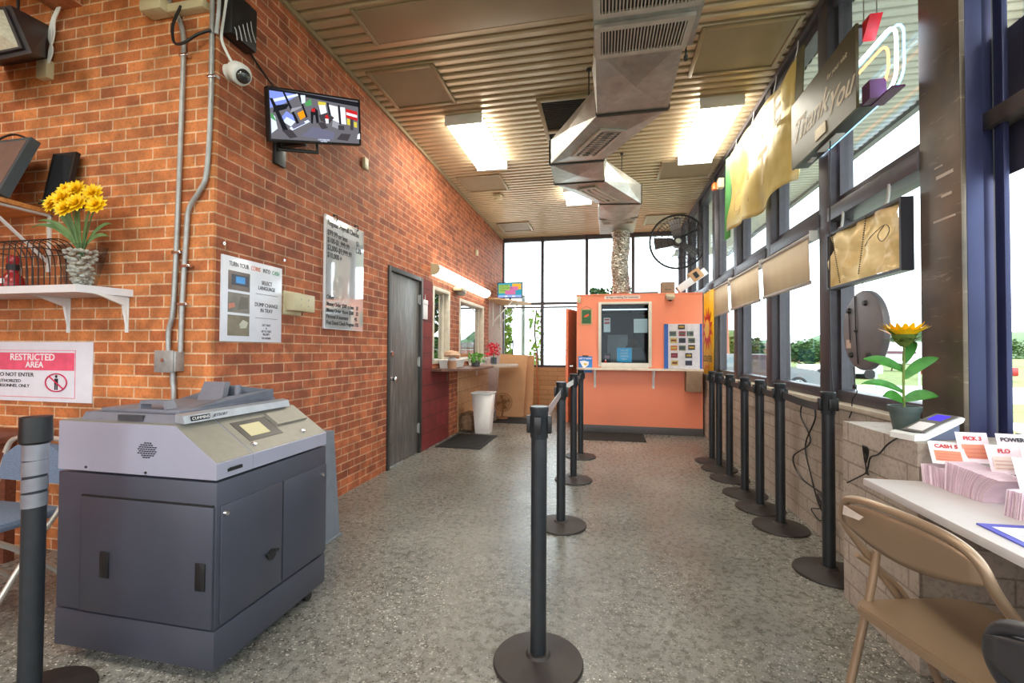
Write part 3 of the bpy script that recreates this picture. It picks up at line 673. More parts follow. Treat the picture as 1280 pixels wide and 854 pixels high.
# taped post at left
r = thing('taped_stanchion', 'black belt post wrapped in silver duct tape, left of the coin machine', 'stanchion', (-1.967, 1.21, 0))
x, y = -1.967, 1.21
b = MB(); b.lathe([(0,0),(.178,0),(.18,.006),(.176,.014),(.12,.022),(.05,.034),(.042,.044),(0,.044)], (x,y,0), 48); b.build('base', BLKBASE, r)
b = MB(); b.cyl((x,y,.04), .032, .93, 28); b.build('post', BLKPOST, r)
b = MB(); b.lathe([(0,.91),(.037,.91),(.044,.918),(.042,1.005),(0,1.005)], (x,y,0), 24); b.build('belt_head', BLACKPL, r)
tape = M('silver_duct_tape', (150,152,160), .28, .55, vary=.1, scale=25, bump=.4)
for z0, z1, tl in ((.855,.912,.0), (.80,.85,.004), (.745,.79,.005), (.69,.738,.002)):
    b = MB(); n = 28; rr = .0345
    A = [b.bm.verts.new((x+rr*math.cos(2*PI*k/n), y+rr*math.sin(2*PI*k/n), z0+tl*math.cos(2*PI*k/n))) for k in range(n)]; B = [b.bm.verts.new((x+rr*math.cos(2*PI*k/n), y+rr*math.sin(2*PI*k/n), z1+tl*math.cos(2*PI*k/n))) for k in range(n)]
    for k in range(n): b.bm.faces.new((A[k],A[(k+1)%n],B[(k+1)%n],B[k]))
    t_ = b.build('tape_band', tape, r)

# ================================================================== COIN MACHINE
DKM = M('charcoal_enamel', (66,68,80), .42, .2, vary=.05, scale=8)
SILV = M('silver_lilac_enamel', (168,168,186), .38, .3, vary=.04, scale=5)
GREYTOP = M('warm_grey_enamel', (140,136,126), .45, .2, vary=.06, scale=30)
TRAYM = M('mid_grey_plastic', (112,112,122), .45, vary=.08, scale=20)
xa, xb, ya, yb = -2.185, -1.42, 1.42, 2.09
MC = thing('coin_counting_machine', 'grey self service coin counting machine standing in the brick corner', 'coin machine', ((xa+xb)/2, (ya+yb)/2, 0))
b = MB(); b.box((xa, ya+.002, .20), (xb, yb, .745), .004); b.build('cabinet_body', DKM, MC)
b = MB(); b.box((xa+.0, ya-.001, .05), (xb+.002, yb, .195), .004); b.build('plinth', DKM, MC)
for (x, y) in ((xa+.08, ya+.08), (xb-.08, ya+.08), (xb-.03, yb-.10), (xa+.08, yb-.08)):
    b = MB(); b.cyl((x-.012, y, .025), .025, .024, 18, axis='X'); b.cyl((x,y,.03), .012, .03, 10); b.build('caster', BLACKPL, MC)
# side access door on the camera facing side
b = MB(); b.box((-2.05, ya-.008, .205), (xb-.006, ya+.004, .655), .003); dr = b.build('side_door', DKM, MC)
b = MB(); b.box((-2.058, ya-.002, .2), (-2.049, ya+.004, .66)); b.box((-2.05, ya-.004, .655), (-1.43, ya+.004, .661)); b.build('door_gap', BLACKPL, MC)
for xx in (-1.925, -1.475):
    b = MB(); b.box((xx-.022, ya-.013, .345), (xx+.022, ya-.006, .448), .003); h_ = b.build('latch_recess', BLACKPL, dr)
    b = MB(); b.prism([(xx-.017, ya-.013, .352), (xx+.017, ya-.013, .352), (xx+.017, ya-.022, .36), (xx-.017, ya-.022, .36)], (0,0,.01)); b.build('latch_lip', STEELG, h_) if False else b.bm.free()
# front doors (facing right)
for (y0, y1) in ((ya+.02, ya+.345), (ya+.352, yb-.004)):
    b = MB(); b.box((xb-.004, y0, .21), (xb+.008, y1, .655), .003); fd = b.build('front_door', DKM, MC)
    if y0 < 1.5:
        b = MB(); b.lathe([(0,0),(.024,0),(.024,.006),(0,.006)], (xb+.006, 1.70, .36), 20, Matrix.Rotation(PI/2,3,'Y')); b.box((xb+.008,1.665,.362),(xb+.02,1.735,.374),.003); b.build('pull_handle', BLACKPL, fd)
        b = MB(); b.lathe([(0,0),(.011,0),(.009,.012),(0,.013)], (xb+.008, 1.455, .625), 16, Matrix.Rotation(PI/2,3,'Y')); b.build('lock', CHROME, fd)
    else:
        b = MB(); b.lathe([(0,0),(.011,0),(.009,.012),(0,.013)], (xb+.008, 2.045, .61), 16, Matrix.Rotation(PI/2,3,'Y')); b.build('lock', CHROME, fd)
# upper cover with sloped console
prof = [(xa,.755),(xb,.755),(xb,.815),(-1.617,.95),(xa,.95)]
b = MB(); b.prism([(p[0], ya, p[1]) for p in prof], (0, .175, 0)); b.build('upper_cover_end', SILV, MC, smooth=False)
b = MB(); b.prism([(p[0], ya+.177, p[1]) for p in prof], (0, yb-ya-.177, 0)); uc = b.build('upper_cover', SILV, MC, smooth=False)
sl = Vector((xb+1.617, 0, .815-.95)); sln = Vector((-sl.z, 0, sl.x)).normalized(); sd = sl.normalized()
def onslope(u, y, h=0): q = Vector((-1.617, y, .95)) + sd*u + sln*h; return q
def slab(u0, u1, y0, y1, h0, h1, name, m, par, bev=0):
    b = MB(); b.hexa([onslope(u0,y0,h0), onslope(u1,y0,h0), onslope(u1,y1,h0), onslope(u0,y1,h0), onslope(u0,y0,h1), onslope(u1,y0,h1), onslope(u1,y1,h1), onslope(u0,y1,h1)]); return b.build(name, m, par)
LS = sl.length
slab(.0, LS-.004, ya+.004, ya+.173, -.002, .002, 'console_end_panel', GREYTOP, MC)
slab(.0, LS-.004, ya+.181, yb-.004, -.002, .002, 'console_panel', GREYTOP, MC)
b = MB(); b.box((xa+.002, ya+.002, .949), (-1.617, yb-.002, .953)); b.build('top_plate', GREYTOP, MC)
scr = slab(.045, .17, ya+.22, ya+.42, .0, .004, 'screen_bezel', M('dark_bezel', (62,60,58), .4), MC)
slab(.07, .145, ya+.25, ya+.36, .004, .006, 'touch_screen', EM('lit_lcd', (226,216,170), .8), scr)
slab(.035, .12, ya+.43, yb-.03, .002, .014, 'raised_cover', GREYTOP, MC)
for yy in (ya+.215, ya+.53):
    b = MB(); q = onslope(LS-.045, yy, .002); b.lathe([(0,0),(.012,0),(.01,.012),(0,.013)], q, 16, Matrix.Rotation(math.atan2(sln.x, sln.z), 3, 'Y')); b.build('lock', CHROME, MC)
b = MB(); b.box((xb-.004, ya+.05, .775), (xb+.003, ya+.12, .787)); b.box((xb+.002, ya+.058, .785), (xb+.008, ya+.112, .79)); b.build('coupon_slot', BLACKPL, MC)
b = MB()
for i in range(7):
    for j in range(8):
        if (i-3)**2/12+(j-3.5)**2/15 < 1: b.box((-1.785+i*.0125+(.006 if j%2 else 0), ya-.002, .822+j*.008), (-1.777+i*.0125+(.006 if j%2 else 0), ya+.003, .826+j*.008))
b.build('speaker_holes', BLACKPL, MC)
for p in ((-2.04,.77), (-1.745,.765)): b = MB(); b.cyl((p[0], ya-.003, p[1]), .005, .01, 10, axis='Y'); b.build('screw', BLACKPL, MC)
# coin tray on top
TR = MC
b = MB(); b.prism([(xa+.07, .953), (-1.60, .953), (-1.615, .983), (xa+.09, .983)] and [(xa+.07, ya+.03, .953), (-1.60, ya+.03, .953), (-1.615, ya+.04, .985), (xa+.08, ya+.04, .985)], (0, .56, 0)); tray = b.build('lid', TRAYM, MC, smooth=False)
b = MB(); b.box((-1.92, ya+.025, .957), (-1.80, ya+.045, .98)); b.build('lid_notch', M('dark_notch', (60,60,66), .6), tray)
b = MB(); b.hexa([(-1.635,ya+.02,.96),(-1.59,ya+.02,.955),(-1.59,yb-.06,.955),(-1.635,yb-.06,.96),(-1.635,ya+.02,.992),(-1.60,ya+.02,.985),(-1.60,yb-.06,.985),(-1.635,yb-.06,.992)]); strip = b.build('label_rail', M('pale_silver_rail', (164,168,176), .35, .4), tray)
lr = (PI/2-.0, 0, PI/2)
b = MB(); b.box((-1.5955, ya+.05, .961), (-1.592, ya+.135, .981)); b.build('maker_plate', INK, strip)
text('CUMMINS', (-1.5905, ya+.092, .971), .016, 'left', WHITEPA, strip, sx=1.1)
text('JETSORT', (-1.5905, ya+.185, .971), .017, 'left', INK, strip, shear=.3, sx=1.1)
b = MB(); b.box((xa+.13, ya+.06, .985), (-1.66, yb-.08, 1.0), .003); b.build('tray_base', TRAYM, tray)
# tray hopper walls
def wall4(pts, th, name):
    b = MB(); b.prism(pts, th); return b.build(name, M('tray_blue_grey', (92,96,108), .45), tray, smooth=False)
wall4([(xa+.12, ya+.42, 1.0), (-1.86, ya+.42, 1.0), (-1.86, ya+.46, 1.075), (-2.0, ya+.46, 1.02)], (0,.02,0), 'hopper_wall')
wall4([(-1.70, ya+.14, 1.0), (-1.67, ya+.14, 1.0), (-1.66, ya+.56, 1.0), (-1.66, ya+.56, 1.045), (-1.68, ya+.3, 1.03)], (.012,0,0), 'hopper_wall')
wall4([(-1.86, ya+.44, 1.0), (-1.68, ya+.56, 1.0), (-1.68, ya+.56, 1.04), (-1.84, ya+.44, 1.07)], (0,.02,0), 'hopper_wall')
b = MB(); b.hexa([(-1.93,yb-.28,1.0),(-1.79,yb-.28,1.0),(-1.79,yb-.25,1.0),(-1.93,yb-.25,1.0),(-1.92,yb-.25,1.085),(-1.80,yb-.25,1.085),(-1.80,yb-.22,1.085),(-1.92,yb-.22,1.085)]); b.build('coin_deflector', TRAYM, tray)
b = MB(); b.tube([(-1.855, ya+.08, 1.0), (-1.85, ya+.08, 1.028), (-1.735, ya+.08, 1.03), (-1.725, ya+.08, 1.0)], 0, flat=(.022,.007)); b.build('tray_handle', TRAYM, tray)
b = MB(); b.cyl((-1.755, yb-.22, 1.0), .014, .07, 12); b.build('hinge_post', TRAYM, tray)
# grey bin behind
r = thing('grey_bin', 'tapered grey plastic bin squeezed between the coin machine and the brick wall', 'bin', (-1.98, 2.5, 0))
b = MB(); b.hexa([(-2.12,2.30,.004),(-1.75,2.30,.004),(-1.75,2.74,.004),(-2.12,2.74,.004),(-2.10,2.34,.70),(-1.79,2.34,.70),(-1.79,2.72,.70),(-2.10,2.72,.70)]); b.build('bin_body', M('slate_grey_plastic', (112,118,128), .5), r)
b = MB(); b.box((-2.13,2.29,.0),(-1.735,2.75,.012),.004); b.build('foot_rim', M('slate_grey_plastic', (112,118,128)), r)

# ================================================================== LONG LEFT WALL ITEMS
X = XL
# tv with camera picture
r = thing('wall_television', 'flat television high on the long brick wall showing a security camera view', 'television', (X+.2, 3.1, 2.8))
def tvpt(u, v, h=0):   # u 0..1 along width, v 0..1 up; panel swings out from the wall and tips down
    A = Vector((X+.33, 2.42, 2.62)); U = Vector((-.15, 1.0, 0)).normalized()*1.08; V = Vector((.11, .0, .56)); N = U.cross(V).normalized(); return A+U*u+V*v+N*h
A = None
BL, BR_, TL_, TR_ = Vector((-2.101,2.45,2.572)), Vector((-1.843,3.1,2.811)), Vector((-2.099,2.42,2.909)), Vector((-1.841,3.07,3.148))
TN = (BR_-BL).cross(TL_-BL).normalized()
def tvpt(u, v, h=0): return (BL*(1-u)+BR_*u)*(1-v) + (TL_*(1-u)+TR_*u)*v + TN*h
def tvbox(u0,u1,v0,v1,h0,h1): b = MB(); b.hexa([tvpt(u0,v0,h0),tvpt(u1,v0,h0),tvpt(u1,v1,h0),tvpt(u0,v1,h0),tvpt(u0,v0,h1),tvpt(u1,v0,h1),tvpt(u1,v1,h1),tvpt(u0,v1,h1)]); return b
tvbox(0,1,0,1,-.03,0).build('casing', BLACKPL, r)
b = MB()
for q in ((0,1,0,.035),(0,1,.975,1),(0,.018,.035,.975),(.982,1,.035,.975)):
    u0,u1,v0,v1 = q; b.hexa([tvpt(u0,v0,0),tvpt(u1,v0,0),tvpt(u1,v1,0),tvpt(u0,v1,0),tvpt(u0,v0,.006),tvpt(u1,v0,.006),tvpt(u1,v1,.006),tvpt(u0,v1,.006)])
b.build('bezel', BLACKPL, r)
cols = [(104,102,108),(128,146,224),(30,30,36),(214,226,250),(236,150,30),(190,40,44),(80,150,90),(150,150,160),(66,62,66),(236,240,250),(206,190,70),(106,106,128)]
scm = [EM('screen_%d' % i, c, 1.0) for i, c in enumerate(cols)]
polys = [ (0,[(0,0),(1,0),(1,1),(0,1)]), (2,[(0,.95),(1,.86),(1,.97),(0,1)]),
 (1,[(0,.6),(.14,.72),(.3,.95),(0,.95)]), (3,[(.02,.72),(.14,.80),(.3,.93),(.28,.96),(.02,.78)]), (2,[(.03,.52),(.16,.62),(.2,.74),(.04,.66)]),
 (1,[(.1,.42),(.2,.3),(.26,.46),(.16,.58)]), (3,[(.12,.36),(.2,.27),(.25,.38),(.16,.46)]), (2,[(.13,.95),(.15,.95),(.29,.35),(.26,.33)]), (2,[(0,.8),(.03,.8),(.17,.2),(.12,.16)]),
 (7,[(.2,.55),(.3,.66),(.33,.72),(.21,.64)]), (4,[(.27,.56),(.34,.64),(.37,.52),(.3,.42)]), (2,[(.28,.96),(.3,.96),(.38,.5),(.36,.48)]), (6,[(.35,.78),(.42,.9),(.43,.76),(.37,.72)]),
 (3,[(.31,.94),(.36,.95),(.36,.8),(.32,.76)]), (9,[(.5,.84),(.58,.84),(.6,.64),(.53,.56)]), (10,[(.5,.86),(.59,.86),(.59,.8),(.5,.78)]), (9,[(.62,.82),(.73,.8),(.74,.44),(.65,.5)]), (2,[(.6,.86),(.62,.86),(.66,.48),(.63,.5)]), (2,[(.735,.84),(.755,.84),(.765,.4),(.745,.42)]),
 (9,[(.76,.8),(.82,.8),(.83,.42),(.77,.42)]), (5,[(.83,.78),(.98,.74),(.98,.52),(.83,.58)]), (9,[(.835,.7),(.975,.66),(.975,.6),(.835,.64)]), (10,[(.84,.56),(.9,.54),(.9,.4),(.84,.42)]), (10,[(.93,.5),(.97,.49),(.97,.36),(.93,.38)]), (8,[(.88,.56),(.92,.55),(.92,.3),(.88,.3)]),
 (3,[(.18,.24),(.38,.44),(.4,.40),(.2,.18)]), (11,[(.2,.28),(.33,.4),(.35,.36),(.22,.22)]), (8,[(.1,.18),(.2,.2),(.26,.06),(.18,.02)]), (2,[(.41,.62),(.45,.72),(.49,.66),(.5,.4),(.47,.38),(.46,.55),(.44,.55),(.43,.36),(.41,.38)]), (5,[(.42,.68),(.46,.7),(.46,.62),(.42,.62)]),
 (8,[(.5,.56),(.6,.64),(.68,.54),(.62,.4),(.52,.44)]), (5,[(.57,.56),(.6,.6),(.62,.5),(.58,.5)]), (9,[(.57,.5),(.61,.5),(.61,.4),(.58,.4)]), (7,[(.66,.48),(.74,.42),(.72,.3),(.65,.34)]), (8,[(.48,.4),(.56,.42),(.6,.3),(.53,.26)]), (8,[(.72,.38),(.8,.38),(.8,.28),(.73,.28)]),
 (8,[(.7,.06),(.84,.04),(.88,.2),(.76,.2)]), (11,[(.3,.08),(.66,.04),(.68,.22),(.42,.3)]), (3,[(.0,.1),(.06,.2),(.04,.44),(.0,.5)]), (6,[(0,.5),(.02,.48),(.05,.34),(0,.4)]), (9,[(.97,.2),(1,.24),(1,.1),(.96,.1)])]
b = MB(); h = .001
for mi, pl in polys:
    b.mat(mi); b.poly([tvpt(.02+.96*u, .04+.93*v, h) for u, v in pl]); h += .00025
for f in b.bm.faces:
    f.normal_update()
    if f.normal.dot(TN) < 0: f.normal_flip()
pic = b.build('screen_picture', scm, r, smooth=False, fix=False)
tm = Matrix((( (BR_-BL).normalized().x, (TL_-BL).normalized().x, TN.x), ((BR_-BL).normalized().y, (TL_-BL).normalized().y, TN.y), ((BR_-BL).normalized().z, (TL_-BL).normalized().z, TN.z))).to_euler()
text('CUSTOMER SIDE', tvpt(.54,.065,.016), .013, None, EM('screen_3', (214,226,250)), r, rot=tm)
text('LIVE VIEW', tvpt(.54,.03,.016), .012, None, EM('screen_3', (214,226,250)), r, rot=tm)
b = MB(); b.box((X-.002, 2.60, 2.50), (X+.025, 2.70, 2.72), .003); b.tube([(X+.02, 2.65, 2.64), (-2.05, 2.72, 2.68), (-2.02, 2.70, 2.75)], 0, flat=(.02,.02)); b.tube([(-2.17,2.62,2.60),(-2.0,2.8,2.64),(-2.0,2.78,2.8)], .014, 8); b.build('wall_bracket', BLACKPL, r)
b = MB(); b.tube([(X+.02,2.29,3.2),(X+.015,2.36,3.12),(X+.015,2.5,3.04),(-2.12,2.5,2.95),(-2.11,2.47,2.88)], .006, 8, 5); tag(b.build('television_cable', BLACKPL), 'black cable running from the black wall box down to the television', 'cable')
# poster coins
def wallposter(name, label, y0, y1, z0, z1, mat, th=.012):
    r = thing(name, label, 'poster', (X+.01, (y0+y1)/2, (z0+z1)/2)); b = MB(); b.box((X+.001, y0, z0), (X+th, y1, z1), .001); b.build('board', mat, r); return r
P1 = wallposter('instruction_poster', 'white poster on the long brick wall explaining how to turn coins into cash', 2.20, 2.695, 1.29, 1.80, M('laminated_white', (222,222,232), .25, vary=.03, coat=.3), .012)
xx = X+.013
bl, gr, cr = M('poster_blue', (70,120,190), .5), M('poster_green', (70,160,110), .5), M('poster_orange', (226,120,60), .5)
for tx, yy, mm_ in (('TURN YOUR', 2.325, INK), ('COINS', 2.457, cr), ('INTO', 2.55, INK), ('CASH', 2.635, gr)): text(tx, (xx, yy, 1.755), .04, 'left', mm_, P1, sx=.66)
for i, (a_, c_) in enumerate(((1.60,1.715),(1.465,1.585),(1.325,1.45))):
    pp = MB(); pp.box((xx-.002, 2.245, a_), (xx, 2.41, c_), .0); pc = pp.build('photo', M('photo_%d' % i, [(120,104,100),(130,124,116),(122,112,96)][i], .4, vary=.3, scale=9), P1)
    pp = MB()
    if i == 0: pp.box((xx, 2.27, a_+.03), (xx+.001, 2.40, c_-.02)); pp.build('photo_detail', M('photo_dark', (70,72,88), .4), pc); pp = MB(); pp.box((xx+.001, 2.30, a_+.045), (xx+.002, 2.37, c_-.03)); pp.build('photo_screen', M('photo_screen', (70,150,220), .4), pc)
    elif i == 1: pp.prism([(xx,2.25,a_+.05),(xx,2.29,a_+.06),(xx,2.30,a_+.035),(xx,2.25,a_+.02)], (.001,0,0)); pp.build('photo_hand', M('photo_skin', (200,130,110), .5), pc); pp = MB(); pp.prism([(xx,2.32,a_+.02),(xx,2.40,a_+.03),(xx,2.40,a_+.1),(xx,2.34,a_+.1)], (.001,0,0)); pp.build('photo_tray', M('photo_tray', (110,106,100), .5), pc)
    else: pp.prism([(xx,2.33,a_+.07),(xx,2.36,a_+.1),(xx,2.40,a_+.085),(xx,2.385,a_+.05),(xx,2.34,a_+.045)], (.001,0,0)); pp.build('photo_cup', M('photo_cup', (190,186,172), .5), pc)
for tx, zz, sz in (('SELECT', 1.675, .036), ('LANGUAGE', 1.64, .036), ('DUMP CHANGE', 1.53, .036), ('IN TRAY', 1.495, .036), ('GET TRAY', 1.40, .02), ('&', 1.38, .02), ('LIFT & TAKE', 1.36, .02), ('RECEIPT', 1.34, .02), ('TO CASHIER', 1.315, .018)):
    text(tx, (xx, 2.555, zz), sz, 'left', INK, P1, sx=.8)
for zz in (1.60, 1.445): b = MB(); b.box((xx-.001, 2.46, zz), (xx+.0006, 2.655, zz+.002)); b.build('rule_line', INK, P1)
for i, (yy, zz) in enumerate(((2.20,1.86),(2.70,1.86))):
    b = MB(); b.cyl((X-.004, yy, zz), .004, .03, 8, axis='X'); b.cyl((X+.022, yy, zz), .009, .004, 10, axis='X'); tag(b.build('nail', CHROME), ['nail in the brick above the left corner of the coin poster', 'nail in the brick above the right corner of the coin poster'][i], 'nail', 'nails above the coin poster')
P2 = wallposter('rate_poster', 'tall glossy white price poster hung on two hooks, reflecting the windows', 3.165, 3.74, 1.41, 2.325, WHITEPA, .02)
def lam():
    t = NT('glossy_laminate'); t.b.inputs['Base Color'].default_value = lin((205,204,206)); t.b.inputs['Roughness'].default_value = .35
    g = t.n('ShaderNodeBsdfGlossy'); g.inputs['Roughness'].default_value = .03; m = t.n('ShaderNodeMixShader'); m.inputs[0].default_value = .55
    n = t.noise(2.2, 2); t.bump(n.outputs['Fac'], .15, .05)
    t.l(t.b.outputs[0], m.inputs[1]); t.l(g.outputs[0], m.inputs[2]); t.l(m.outputs[0], t.out.inputs[0]); return t.m
b = MB(); b.box((X+.0205, 3.17, 1.415), (X+.0225, 3.735, 2.32)); b.build('glossy_sheet', lam(), P2)
xx = X+.0235
for tx, zz, sz in (('Regular Payroll Checks', 2.265, .062), ('$99.99 or less          $1', 2.185, .062), ('$100-$1,999.99       1.5%', 2.125, .062), ('$2,000-$9,999.99', 2.065, .062), ('$10,000 +', 2.005, .062), ('Other', 1.665, .05), ('Money Order $500 or less    $1', 1.61, .045), ('Money Order Above $500    $2', 1.56, .045), ('Personal & Insurance          4%', 1.51, .045), ('Post Dated Check Program 10%', 1.46, .045)):
    text(tx, (xx, 3.185, zz), sz, 'left', INK, P2, 'LEFT', sx=.8, bold=.001)
for yy in (3.3, 3.62):
    b = MB(); b.tube([(X+.004, yy, 2.35), (X+.03, yy, 2.35), (X+.032, yy, 2.31), (X+.025, yy, 2.30)], .004, 8); b.cyl((X+.001, yy, 2.35), .012, .008, 12, axis='X'); b.build('hook', BLACKPL, P2)
# beige electrical box
r = thing('junction_box', 'beige blank double junction box right of the coin poster', 'electrical box', (X, 2.85, 1.58))
b = MB(); b.box((X-.003, 2.715, 1.49), (X+.012, 2.90, 1.655), .003); b.build('back_plate', CREAM, r)
b = MB(); b.box((X+.011, 2.73, 1.515), (X+.085, 2.955, 1.64), .006); bx = b.build('cover', CREAM, r)
b = MB()
for p in ((2.80,1.6),(2.88,1.6),(2.80,1.555),(2.88,1.555)): b.cyl((X+.083, p[0], p[1]), .006, .004, 10, axis='X')
b.build('cover_screws', STEELG, bx)
for (yy, zz, l, nm) in ((3.76, 2.97, 'small beige sensor plate on the brick below the right edge of the tv', 's'), (7.44, 2.93, 'small white plate on the brick above the end of the tube light', 's')):
    r = thing('wall_sensor', l, 'wall sensor', (X, yy, zz)); b = MB(); b.box((X-.002, yy-.035, zz-.05), (X+.03, yy+.035, zz+.05), .006); b.build('body', CREAM, r); b = MB(); b.cyl((X+.03, yy, zz-.01), .01, .003, 12, axis='X'); b.build('lens', WHITEPL, r)
# security dome camera at the corner
r = thing('dome_camera', 'white round security camera on the corner of the brick wall', 'camera', (X, 2.2, 2.88))
rotc = Vector((.75,-.15,-.55)).to_track_quat('Z','Y').to_matrix()
c0 = Vector((X+.055, 2.235, 2.89))
b = MB(); b.lathe([(0,-.03),(.035,-.03),(.056,-.01),(.06,.02),(.06,.055),(.054,.066),(.042,.07),(0,.07)], c0, 32, rotc); b.build('housing', WHITEPL, r)
b = MB(); b.lathe([(.041,.068),(.038,.084),(.025,.097),(0,.102)], c0, 28, rotc); b.build('dome_lens', M('smoked_lens', (40,42,46), .08, coat=1), r)
b = MB(); b.cyl((X-.004, 2.235, 2.89), .045, .03, 24, axis='X'); b.build('wall_mount', WHITEPL, r)
b = MB()
b.tube([(-2.13,2.16,3.4),(-2.17,2.17,3.2),(-2.18,2.16,3.05),(-2.15,2.17,2.96),(-2.14,2.2,2.92)], .008, 8, 6); b.build('camera_cable', WHITEPL, r)
r = thing('network_box', 'black electronics box with dangling wires high on the wall corner', 'electronics box', (X, 2.24, 3.2))
b = MB(); b.box((X-.002, 2.17, 3.08), (X+.08, 2.36, 3.34), .006); b.build('casing', BLACKPL, r)
b = MB()
for i in range(5): b.tube([(X+.08, 2.19+.03*i, 3.12+.03*i), (X+.10, 2.18+.03*i, 3.09+.02*i), (X+.09, 2.2+.035*i, 3.05+.02*i)], .003, 6, 3)
b.build('wires', M('pale_wires', (170,172,176), .5), r)
b = MB(); b.tube([(-2.13,2.14,3.66),(-2.17,2.13,3.4),(-2.16,2.12,3.2),(-2.185,2.13,3.05)], .01, 8, 6); tag(b.build('hanging_cable', M('pale_wires', (170,172,176))), 'pale cable hanging down the corner beside the black box', 'cable')
# side wall conduits (wall faces -Y at 2.15)
def condu(pts, label, r_=.0135):
    b = MB(); b.tube(pts, r_, 12, 6); o = b.build('steel_conduit', STEELG); tag(o, label, 'conduit', 'steel conduits beside the corner'); return o
YW = YN-.02
c1 = condu([(-2.56,YN-.03,3.67),(-2.52,YW,3.3),(-2.46,YW,3.2),(-2.415,YW,3.08),(-2.41,YW,2.9),(-2.42,YW,2.35),(-2.435,YW,1.75),(-2.45,YW,1.45),(-2.475,YW,1.35),(-2.475,YW,1.225)], 'left steel conduit running down the side brick wall into the grey box')
c2 = condu([(-2.215,YW,3.5),(-2.215,YW,3.1),(-2.215,YW,2.6),(-2.235,YW,2.25),(-2.28,YW,2.15),(-2.35,YW,2.05),(-2.365,YW,1.9),(-2.385,YW,1.5),(-2.39,YW,1.225)], 'right steel conduit, curving off the wall corner into the grey box')
c3 = condu([(-2.44,YW,1.12),(-2.44,YW,1.06),(-2.43,YW,.9),(-2.43,YW,.02)], 'short steel conduit below the grey box, behind the coin machine')
for (o, ps) in ((c1, ((-2.41,2.95),(-2.435,1.8))), (c2, ((-2.215,2.8),(-2.37,1.72),(-2.386,1.5)))):
    for px_, pz in ps: b = MB(); b.box((px_-.018,YN-.036,pz-.008),(px_+.045,YN-.002,pz+.008),.003); ORG[o]=Vector((0,0,0)); b.build('strap', CHROME, o)
r = thing('conduit_box', 'grey metal switch box joining the two conduits on the side brick wall', 'electrical box', (-2.45, YN, 1.17))
b = MB(); b.box((-2.52,YN-.055,1.115),(-2.385,YN+.002,1.23),.004); b.build('box', STEELG, r)
b = MB(); b.box((-2.525,YN-.062,1.11),(-2.395,YN-.054,1.235),.003); b.build('cover', STEELG, r)
b = MB(); b.cyl((-2.46,YN-.07,1.18),.012,.01,14,axis='Y'); b.build('knob', CHROME, r)
# conduit body high up + cables
r = thing('cable_raceway', 'cream box and ledge with blue cables at the top of the side brick wall', 'cable box', (-2.45, YN, 3.24))
b = MB(); b.box((-2.66,YN-.09,3.2),(-2.50,YN+.002,3.28),.02); b.box((-2.5,YN-.05,3.2),(-2.25,YN+.002,3.25),.004); b.build('box', CREAM, r)
b = MB()
for i in range(4): b.tube([(-2.56+.01*i,YN-.06,3.66),(-2.5+.03*i,YN-.08,3.4),(-2.42+.02*i,YN-.08,3.27+.01*i),(-2.3,YN-.06,3.31+.02*i),(-2.22,YN-.05,3.36+.03*i)], .007, 8, 5)
b.build('blue_cables', M('teal_cable', (40,110,130), .4), r)
b = MB(); b.tube([(-2.4,YN-.05,3.22),(-2.43,YN-.07,3.1),(-2.42,YN-.07,3.0),(-2.36,YN-.07,2.985),(-2.27,YN-.06,3.03),(-2.2,YN-.04,3.06)], .008, 8, 6); b.build('black_cable_loop', BLACKPL, r)
# wall pack floodlight
r = thing('wall_pack_light', 'dark housed floodlight with ribbed glass at the upper left', 'light fixture', (-3.28, 1.95, 3.03))
b = MB(); b.hexa([(-3.75,1.9,2.90),(-3.19,1.9,2.92),(-3.47,2.148,3.08),(-3.85,2.148,3.08),(-3.75,1.9,3.24),(-3.36,1.9,3.22),(-3.46,2.148,3.29),(-3.85,2.148,3.29)]); hs = b.build('housing', M('bronze_housing', (58,56,60), .4, .3), r, smooth=False)
b = MB(); b.prism([(-3.72,1.885,2.93),(-3.24,1.885,2.945),(-3.38,1.885,3.20),(-3.72,1.885,3.21)], (0,.014,0)); b.build('glass_frame', M('bronze_housing', (58,56,60)), r)
b = MB(); b.hexa([(-3.71,1.884,2.945),(-3.265,1.884,2.955),(-3.39,1.884,3.185),(-3.71,1.884,3.195),(-3.69,1.82,3.03),(-3.38,1.82,3.04),(-3.43,1.82,3.15),(-3.69,1.82,3.15)]); b.build('ribbed_glass', M('frosted_ribbed_glass', (196,192,176), .25, vary=.15, scale=60), r)
b = MB(); b.tube([(-3.48,2.0,3.22),(-3.48,2.0,3.42),(-3.48,2.0,3.67)], .008, 8); b.build('hanger', BLACKPL, r)
b = MB(); [b.ball(q_, .008, 1) for q_ in ((-3.40,2.04,3.03),(-3.40,2.04,3.2),(-3.35,1.99,3.12))]; b.build('screws', CHROME, hs)
r = thing('cord_outlet', 'cream outlet cover with white cords hanging to it from the brick header', 'outlet', (-3.46, YN, 3.0))
b = MB(); b.box((-3.51,YN-.04,2.94),(-3.42,YN+.002,3.055),.006); b.build('cover', CREAM, r)
b = MB()
for i in range(3): b.tube([(-3.36+.01*i,YN-.02,3.40),(-3.40+.012*i,YN-.03,3.3),(-3.43+.02*i,YN-.025,3.2),(-3.39-.012*i,YN-.03,3.11),(-3.42,YN-.03,3.03)], .006, 8, 5)
b.build('cords', WHITEPL, r)
